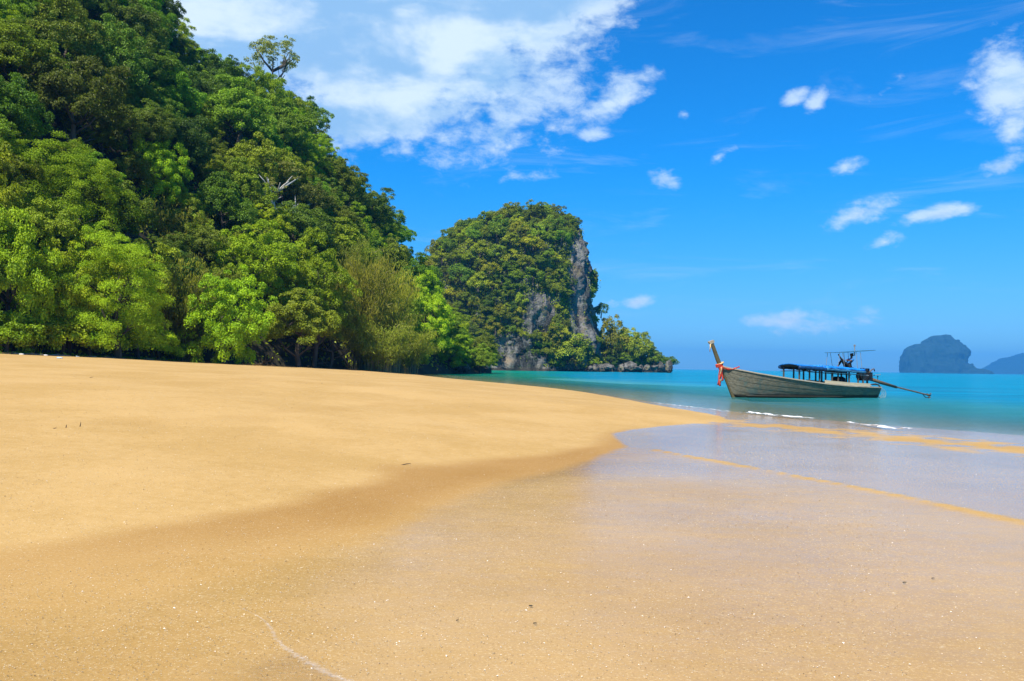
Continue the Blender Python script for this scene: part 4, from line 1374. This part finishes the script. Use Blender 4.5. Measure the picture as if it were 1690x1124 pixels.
for (c, d) in (((-.25, -.16, .46), (-1, 0, -.25)), ((.56, .25, .02), (1, 0, -.1))):
    c, d = Vector(c), Vector(d)
    for k in range(5):
        s0 = Vector((0, (k - 2) * .016, 0))
        ln = (.05, .075, .085, .078, .06)[k]
        if k == 0:
            p = [c + Vector((0, -.03, 0)), c + Vector((d.x * .02, -.06, .0)), c + Vector((d.x * .05, -.07, -.01))]
        else:
            p = [c + s0, c + s0 + d * ln * .6, c + s0 + d * ln + Vector((0, 0, -.02))]
        MB().tube(p, [.010, .009, .007], 6).build('finger', M['skin'], body, True)

# ------------------------------------------------------------------ foam, swash and small things on the sand
def foam_mat(name, lo, hi, sc_=9.0):
    m, t, out = new_mat(name)
    pos = t.node('ShaderNodeNewGeometry').outputs['Position']
    n = t.noise(pos, sc_, 7, 0.7, 0.5)
    e_ = t.attr('edge')
    f = t.mapr(t.math('ADD', t.math('MULTIPLY', n, 0.9), t.math('MULTIPLY', e_, 0.5)), lo, hi)
    df = t.node('ShaderNodeBsdfDiffuse', {'Color': (0.86, 0.87, 0.88, 1)})
    tr = t.node('ShaderNodeBsdfTransparent')
    mx = t.node('ShaderNodeMixShader', {0: f, 1: tr.outputs[0], 2: df.outputs[0]})
    t.l.new(mx.outputs[0], out.inputs[0])
    return m


M['foam'] = foam_mat('foam', 0.74, 0.98, 6.0)
M['foam_thin'] = foam_mat('thin_foam', 0.74, 1.75, 40.0)


def ribbon(name, pix, widths, mat, z_off, lab, height=0.04, seed=1, n=160, zp=0.02):
    P = np.array([gpt(x, y, zp)[:2] for x, y in pix])
    P = smooth_poly(P, 2)
    L = np.r_[0, np.cumsum(np.linalg.norm(np.diff(P, axis=0), axis=1))]
    u = np.linspace(0, L[-1], n)
    C = np.c_[np.interp(u, L, P[:, 0]), np.interp(u, L, P[:, 1])]
    T = np.gradient(C, axis=0)
    T /= np.linalg.norm(T, axis=1)[:, None]
    N = np.c_[-T[:, 1], T[:, 0]]
    wv = np.interp(np.linspace(0, 1, n), np.linspace(0, 1, len(widths)), widths)
    wv = wv * (0.75 + 0.5 * vnoise(np.c_[u * 1.3, u * 0, u * 0], seed))
    C = C + N * (0.10 * fbm(np.c_[u * 0.9, u * 0, u * 0], 3, seed + 2))[:, None]
    V, E = [], []
    for j, q in enumerate(np.linspace(-1, 1, 9)):
        XYv = C + N * (wv * q)[:, None]
        zz = np.maximum(beach(XYv)[0], 0.0) + z_off + height * (1 - q * q) * (0.6 + 0.4 * vnoise(np.c_[XYv * 4, u * 0], seed + 5))
        V.append(np.c_[XYv, zz])
        E.append(1 - np.abs(q) ** 1.5 * np.ones(n))
    o = link(name, mesh_np(name, np.concatenate(V), grid_faces(9, n), mat, True, {'edge': np.concatenate(E)}))
    tag(o, lab, kind='stuff')
    return o


ribbon('wave_foam', [(1082, 667), (1130, 672), (1190, 680), (1245, 684)], [.05, .10, .10, .10], M['foam'], .02, 'thin line of white foam left of the boat', .03, 3)
ribbon('wave_foam', [(1240, 684), (1280, 687), (1315, 691), (1345, 694)], [.18, .34, .42, .12], M['foam'], .02, 'small white breaking wave in front of the boat', .09, 7)
ribbon('wave_foam', [(1392, 701), (1430, 704), (1470, 710), (1505, 713)], [.12, .26, .28, .08], M['foam'], .02, 'small white breaking wave right of the boat', .08, 11)
ribbon('swash_foam', [(375, 1008), (430, 1030), (490, 1066), (540, 1094), (585, 1120), (650, 1160)], [.02, .05, .09, .10, .07, .05], M['foam_thin'], .009, 'thin bubbly edge of water at the lower left', .002, 17, 260, 0.1)

# thin sheet of water sliding over the sand, lower left
SW = np.array([gpt(x, y, .1)[:2] for x, y in [(-700, 900), (-200, 915), (60, 935), (220, 965), (385, 1012), (440, 1036), (490, 1066), (540, 1094), (585, 1120), (680, 1180), (800, 1300)]])
SW = smooth_poly(SW, 2)
m, t, out = new_mat('swash_water')
pos = t.node('ShaderNodeNewGeometry').outputs['Position']
hh_ = t.math('ADD', t.noise(t.mapping(pos, rot=(0, 0, .5), scale=(1, 2.2, 1)), 11.0, 4, 0.6, 0.5), t.math('MULTIPLY', t.noise(pos, 40.0, 3, 0.6), 0.25))
bp = t.node('ShaderNodeBump', {'Strength': 0.6, 'Distance': 0.03, 'Height': hh_})
tr = t.node('ShaderNodeBsdfTransparent', {0: (0.985, 0.97, 0.93, 1)})
gl_ = t.node('ShaderNodeBsdfGlossy', {'Roughness': 0.06, 'Normal': bp.outputs[0]})
thin = t.mapr(t.attr('rim'), 0.0, 1.0)
mx0 = t.node('ShaderNodeMixShader', {0: schlick(t, bp.outputs[0]), 1: tr.outputs[0], 2: gl_.outputs[0]})
tr0 = t.node('ShaderNodeBsdfTransparent')
mx = t.node('ShaderNodeMixShader', {0: thin, 1: tr0.outputs[0], 2: mx0.outputs[0]})
t.l.new(mx.outputs[0], out.inputs[0])
V, RIM = [], []
for q in np.linspace(0, 1, 40) ** 1.2:
    inner = np.c_[SW[:, 0] * (1 - q) + (SW[:, 0] * 0.3 - 1.2) * q, SW[:, 1] * (1 - q) + 0.3 * q]
    zz = beach(inner)[0] + 0.001 + 0.007 * min(1, q * 8)
    V.append(np.c_[inner, zz])
    RIM.append(np.clip(q / np.interp(np.arange(len(SW)) / len(SW), [0, .45, .58, 1], [.75, .6, .05, .03]), 0, 1))
o = link('swash_water', mesh_np('swash_water', np.concatenate(V), grid_faces(40, len(SW))[:, ::-1], m, True, {'rim': np.concatenate(RIM)}))
tag(o, 'thin clear sheet of water over the sand at the lower left', kind='structure')

# shell fragments: nobody could count them
g2 = np.random.default_rng(77)
n = 5200
pyv = 660 + (1124 - 660) * g2.uniform(0.12, 1, n) ** 0.9
pxv = g2.uniform(-120, 1810, n)
G = np.array([gpt(a, b, 0.1)[:] for a, b in zip(pxv, pyv)])[:, :2]
G = G + g2.normal(size=G.shape) * 0.3
bzv, bwv, bfv, bsv = beach(G)
ok = (bzv > 0.01)
G, bzv = G[ok], bzv[ok]
n = len(G)
size = 0.003 + 0.009 * g2.uniform(0, 1, n) ** 4 + 0.0003 * G[:, 1]
pos_ = np.c_[G, bzv + 0.002 + size * 0.15]
nr = rand_dir(n, g2) * 0.45 + np.array([0, 0, 1.0])
Vv, Ff, Tt = leaves(pos_, nr, 1.0, 0.7, g2, g2.uniform(0, 1, n))
Vv = (Vv.reshape(n, 4, 3) - pos_[:, None, :]) * size[:, None, None] + pos_[:, None, :]
m, t, out = new_mat('shell')
c = t.mix(t.attr('tint'), (0.85, 0.80, 0.70), (0.62, 0.45, 0.25))
p = t.node('ShaderNodeBsdfPrincipled', {'Base Color': c, 'Roughness': 0.5})
t.l.new(p.outputs[0], out.inputs[0])
o = link('shell_fragments', mesh_np('shell_fragments', Vv.reshape(-1, 3), Ff, m, False, {'tint': Tt}))
tag(o, 'pale broken shell bits scattered over the sand', kind='stuff')

# coarse grit: nobody could count it
g2 = np.random.default_rng(78)
n = 30000
pyv = 615 + (1124 - 615) * g2.uniform(0.0, 1, n) ** 1.15
pxv = g2.uniform(-150, 1500, n)
d_ = np.array([ray(a, b)[:] for a, b in zip(pxv, pyv)])
zc = np.full(n, 0.2)
for _ in range(12):
    tk_ = np.clip((zc - CAMZ) / np.minimum(d_[:, 2], -1e-3), 2, 110)
    G = d_[:, :2] * tk_[:, None]
    zc = 0.5 * zc + 0.5 * np.minimum(beach(G, False)[0], 1.5)
bzv, bwv, bfv, bsv = beach(G)
ok = (bzv > 0.02) & ((bwv < 0.5) | (g2.uniform(size=n) < 0.35)) & (vnoise(np.c_[G / 1.8, bzv * 0], 55) + g2.uniform(-1, 1, n) > -0.35)
G, bzv = G[ok], bzv[ok]
n = len(G)
size = 0.003 + 0.004 * g2.uniform(0, 1, n) ** 3 + 0.00065 * G[:, 1]
nr = rand_dir(n, g2) * 0.6 + np.array([0, 0, 1.0])
pos_ = np.c_[G, bzv + 0.001 + size * 0.2]
Vv, Ff, Tt = leaves(pos_, nr, 1.0, 0.75, g2, np.where(g2.uniform(size=n) < 0.22, g2.uniform(0.1, 0.4, n), g2.uniform(0.55, 1, n)))
Vv = (Vv.reshape(n, 4, 3) - pos_[:, None, :]) * size[:, None, None] + pos_[:, None, :]
m, t, out = new_mat('grit')
c = t.mix(t.attr('tint'), (0.13, 0.08, 0.03), (0.66, 0.54, 0.36))
p = t.node('ShaderNodeBsdfPrincipled', {'Base Color': c, 'Roughness': 0.8})
t.l.new(p.outputs[0], out.inputs[0])
o = link('sand_grit', mesh_np('sand_grit', Vv.reshape(-1, 3), Ff, m, False, {'tint': Tt}))
tag(o, 'coarse brown and pale grit strewn over the sand', kind='stuff')

# fallen leaves and broken twigs under the edge of the trees
n = 5000
px_ = g2.uniform(-100, 690, n)
Yv = np.interp(px_, H_PX, H_FT) + g2.normal(size=n) * 1.2 - 1.6
Xv = (px_ - CX) / FPX * Yv
pos_ = np.c_[Xv, Yv, beach(np.c_[Xv, Yv], False)[0] + 0.03 + 0.10 * g2.uniform(0, 1, n) ** 3]
Vv, Ff, Tt = leaves(pos_, rand_dir(n, g2) * 0.7 + np.array([0, 0, 1.0]), 0.16, 0.4, g2, g2.uniform(0, 1, n))
m, t, out = new_mat('leaf_litter')
c = t.mix(t.attr('tint'), (0.06, 0.035, 0.015), (0.34, 0.24, 0.12))
p = t.node('ShaderNodeBsdfPrincipled', {'Base Color': c, 'Roughness': 0.9})
t.l.new(p.outputs[0], out.inputs[0])
o = link('leaf_litter', mesh_np('leaf_litter', Vv, Ff, m, False, {'tint': Tt}))
tag(o, 'brown fallen leaves along the foot of the trees', kind='stuff')

# dead leaves, twigs and litter
M['deadleaf'] = simple_mat('dead_leaf', (0.022, 0.030, 0.022), 0.7, 0.4, 30.0)
M['twig'] = simple_mat('twig', (0.10, 0.07, 0.045), 0.9, 0.4, 20.0)
M['drift'] = simple_mat('driftwood', (0.36, 0.33, 0.28), 0.9, 0.4, 8.0, 0.4)
M['plastic_blue'] = simple_mat('pale_blue_plastic', (0.45, 0.58, 0.66), 0.5, 0.2, 5.0)


def on_sand(px, py):
    p_ = gpt(px, py, 0.1)
    for _ in range(30):
        p_ = gpt(px, py, min(1.45, zg(p_.x, p_.y)))
    return Vector((p_.x, p_.y, zg(p_.x, p_.y)))


for (px, py, ln, rz_, lab) in [(876, 1003, .026, -.5, 'small dark dead leaf on wet sand, upper of the two in the middle'),
                               (883, 1032, .022, -.2, 'small dark dead leaf on wet sand, lower of the two in the middle'),
                               (755, 1027, .016, .3, 'tiny brown leaf bit on wet sand left of the dark leaves'),
                               (1493, 964, .03, .1, 'dark leaf scrap on the wet sand at right'),
                               (1540, 957, .022, -.3, 'smaller dark scrap right of the leaf scrap on wet sand')]:
    p_ = on_sand(px, py)
    rows = []
    for i in range(6):
        tt_ = i / 5
        wd_ = ln * .22 * math.sin(math.pi * min(1, tt_ * .95 + .03)) + .001
        x = (tt_ - .5) * ln
        rows.append([(x, -wd_, .006), (x, 0, .002 + .004 * tt_), (x, wd_, .008)])
    o = MB().loft(rows).build('dead_leaf', M['deadleaf'], None, False, p_ + Vector((0, 0, .006)))
    o.rotation_euler = (0, 0, rz_)
    sm = o.modifiers.new('thick', 'SOLIDIFY')
    sm.thickness = .002
    tag(o, lab, 'leaf', 'dead leaves on the wet sand')
for (px, py, dx, dz, ln, lab) in [(108, 708, .012, .06, .14, 'short twig stuck upright in the dry sand, left of the pair'), (131, 706, .02, .08, .16, 'short twig stuck upright in the dry sand, right of the pair'),
                                  (82, 709, .10, .02, .2, 'dark twig lying on the dry sand left of the upright pair'), (145, 669, .14, .01, .18, 'thin stick lying flat on the dry sand above the upright twigs'),
                                  (660, 767, .16, .01, .2, 'small dark stick at the edge of the wet sand')]:
    p_ = on_sand(px, py)
    o = MB().tube([(0, 0, -.02), (dx * .6, .01, dz * .55), (dx, .0, dz)], [.008, .007, .004], 6).build('twig', M['twig'], None, True, p_ + Vector((0, 0, .008)))
    tag(o, lab, 'twig', 'twigs on the dry sand')


def beach_top(px):
    Y = float(np.interp(px, H_PX, H_FT)) - g.uniform(2.5, 5.5)
    X = (px - CX) / FPX * Y
    return Vector((X, Y, zg(X, Y)))


for (px, rz_, lab) in [(345, 0.4, 'bare fallen branch on the sand before the bright lime-green bushy tree'), (430, -0.5, 'bare fallen branch lying in front of the dark bank, left one'), (512, 0.2, 'bare fallen branch lying in front of the dark bank, right one')]:
    Y = float(np.interp(px, H_PX, H_FT)) - 1.5
    X = (px - CX) / FPX * Y
    o = link('fallen_branch', TK['open'][0], None, (X, Y, zg(X, Y) + 0.25))
    o.scale = (1.3, 1.3, 2.6)
    o.rotation_euler = (math.radians(80), 0, 1.57 + rz_)
    tag(o, lab, 'branch', 'fallen branches below the trees')

g = random.Random(14)
for i, (px, lab) in enumerate([(22, 'weathered driftwood branch at the top of the beach, leftmost'), (52, 'weathered driftwood branch at the top of the beach, second from the left'), (95, 'weathered driftwood branch at the top of the beach, third from the left'),
                               (150, 'weathered driftwood branch at the top of the beach, fourth from the left'), (178, 'weathered driftwood branch at the top of the beach, fifth from the left'), (245, 'weathered driftwood branch at the top of the beach, rightmost')]):
    p_ = beach_top(px)
    ln = g.uniform(1.0, 2.4)
    mb = MB().tube([(-ln / 2, 0, .06), (-ln * .1, g.uniform(-.15, .15), .10), (ln / 2, g.uniform(-.2, .2), .08)], [.06, .07, .03], 7)
    mb.tube([(-ln * .1, 0, .10), (ln * .1, -.2, .25)], [.035, .012], 5)
    o = mb.build('driftwood', M['drift'], None, True, p_)
    o.rotation_euler = (0, 0, g.uniform(-.5, .5))
    tag(o, lab, 'driftwood', 'driftwood at the top of the beach')
for i, (px, mt, lab) in enumerate([(36, 'white', 'white plastic bottle among the drift at the top of the beach, leftmost'), (76, 'white', 'white plastic bottle at the top of the beach, second from the left'),
                                   (128, 'plastic_blue', 'pale blue plastic bottle at the top of the beach'), (205, 'white', 'white plastic bottle at the top of the beach beside the rightmost shrubs'), (98, 'plastic_blue', 'pale bluish canister lying on open sand below the drift line')]):
    p_ = beach_top(px)
    if i == 4:
        p_ = on_sand(98, 601)
    t = empty('plastic_bottle', p_ + Vector((0, 0, .055)), g.uniform(-.6, .6))
    tag(t, lab, 'bottle', 'plastic bottles washed up')
    k = g.uniform(0.7, 1.0)
    MB().tube([(-.22 * k, 0, 0), (-.2 * k, 0, 0), (.08 * k, 0, 0), (.15 * k, 0, 0), (.2 * k, 0, 0)], [.02, .055, .055, .03, .022], 10).build('body', M[mt], t, True)
    MB().tube([(.2 * k, 0, 0), (.24 * k, 0, 0)], .035, 8).build('cap', M['plastic_blue'], t)

# strip of grass at the top of the beach
g2 = np.random.default_rng(91)
n = 9000
px = g2.uniform(-120, 300, n)
Yv = np.interp(px, H_PX, H_FT) - np.abs(g2.normal(size=n)) * 1.3 + 0.8
Xv = (px - CX) / FPX * Yv
zv = beach(np.c_[Xv, Yv], False)[0]
hgt = g2.uniform(.08, .34, n)
dx, dy = g2.normal(size=n) * .09, g2.normal(size=n) * .09
V = np.stack([np.c_[Xv - .03, Yv, zv - .02], np.c_[Xv + .03, Yv, zv - .02], np.c_[Xv + dx, Yv + dy, zv + hgt]], 1).reshape(-1, 3)
o = link('grass', mesh_np('grass', V, np.arange(3 * n).reshape(-1, 3), M['leaf_mid'], False, {'tint': np.repeat(g2.uniform(0, 1, n), 3)}))
tag(o, 'green grass along the foot of the trees at the left', kind='stuff')

# ------------------------------------------------------------------ the air over the sea
m, t, out = new_mat('haze')
pv = t.node('ShaderNodeVolumePrincipled', {'Color': (*HAZE_COL, 1), 'Density': HAZE_DENSITY, 'Anisotropy': 0.0})
t.l.new(pv.outputs[0], out.inputs['Volume'])
x0, x1, y0, y1, z0_, z1_ = -11200.0, 11200.0, -11200.0, 11200.0, -16.0, 250.0
o = MB().add([(x, y, z) for x in (x0, x1) for y in (y0, y1) for z in (z0_, z1_)], [(0, 1, 3, 2), (4, 6, 7, 5), (0, 4, 5, 1), (2, 3, 7, 6), (0, 2, 6, 4), (1, 5, 7, 3)]).build('haze', m)
tag(o, 'thin blue haze over the bay', kind='stuff')
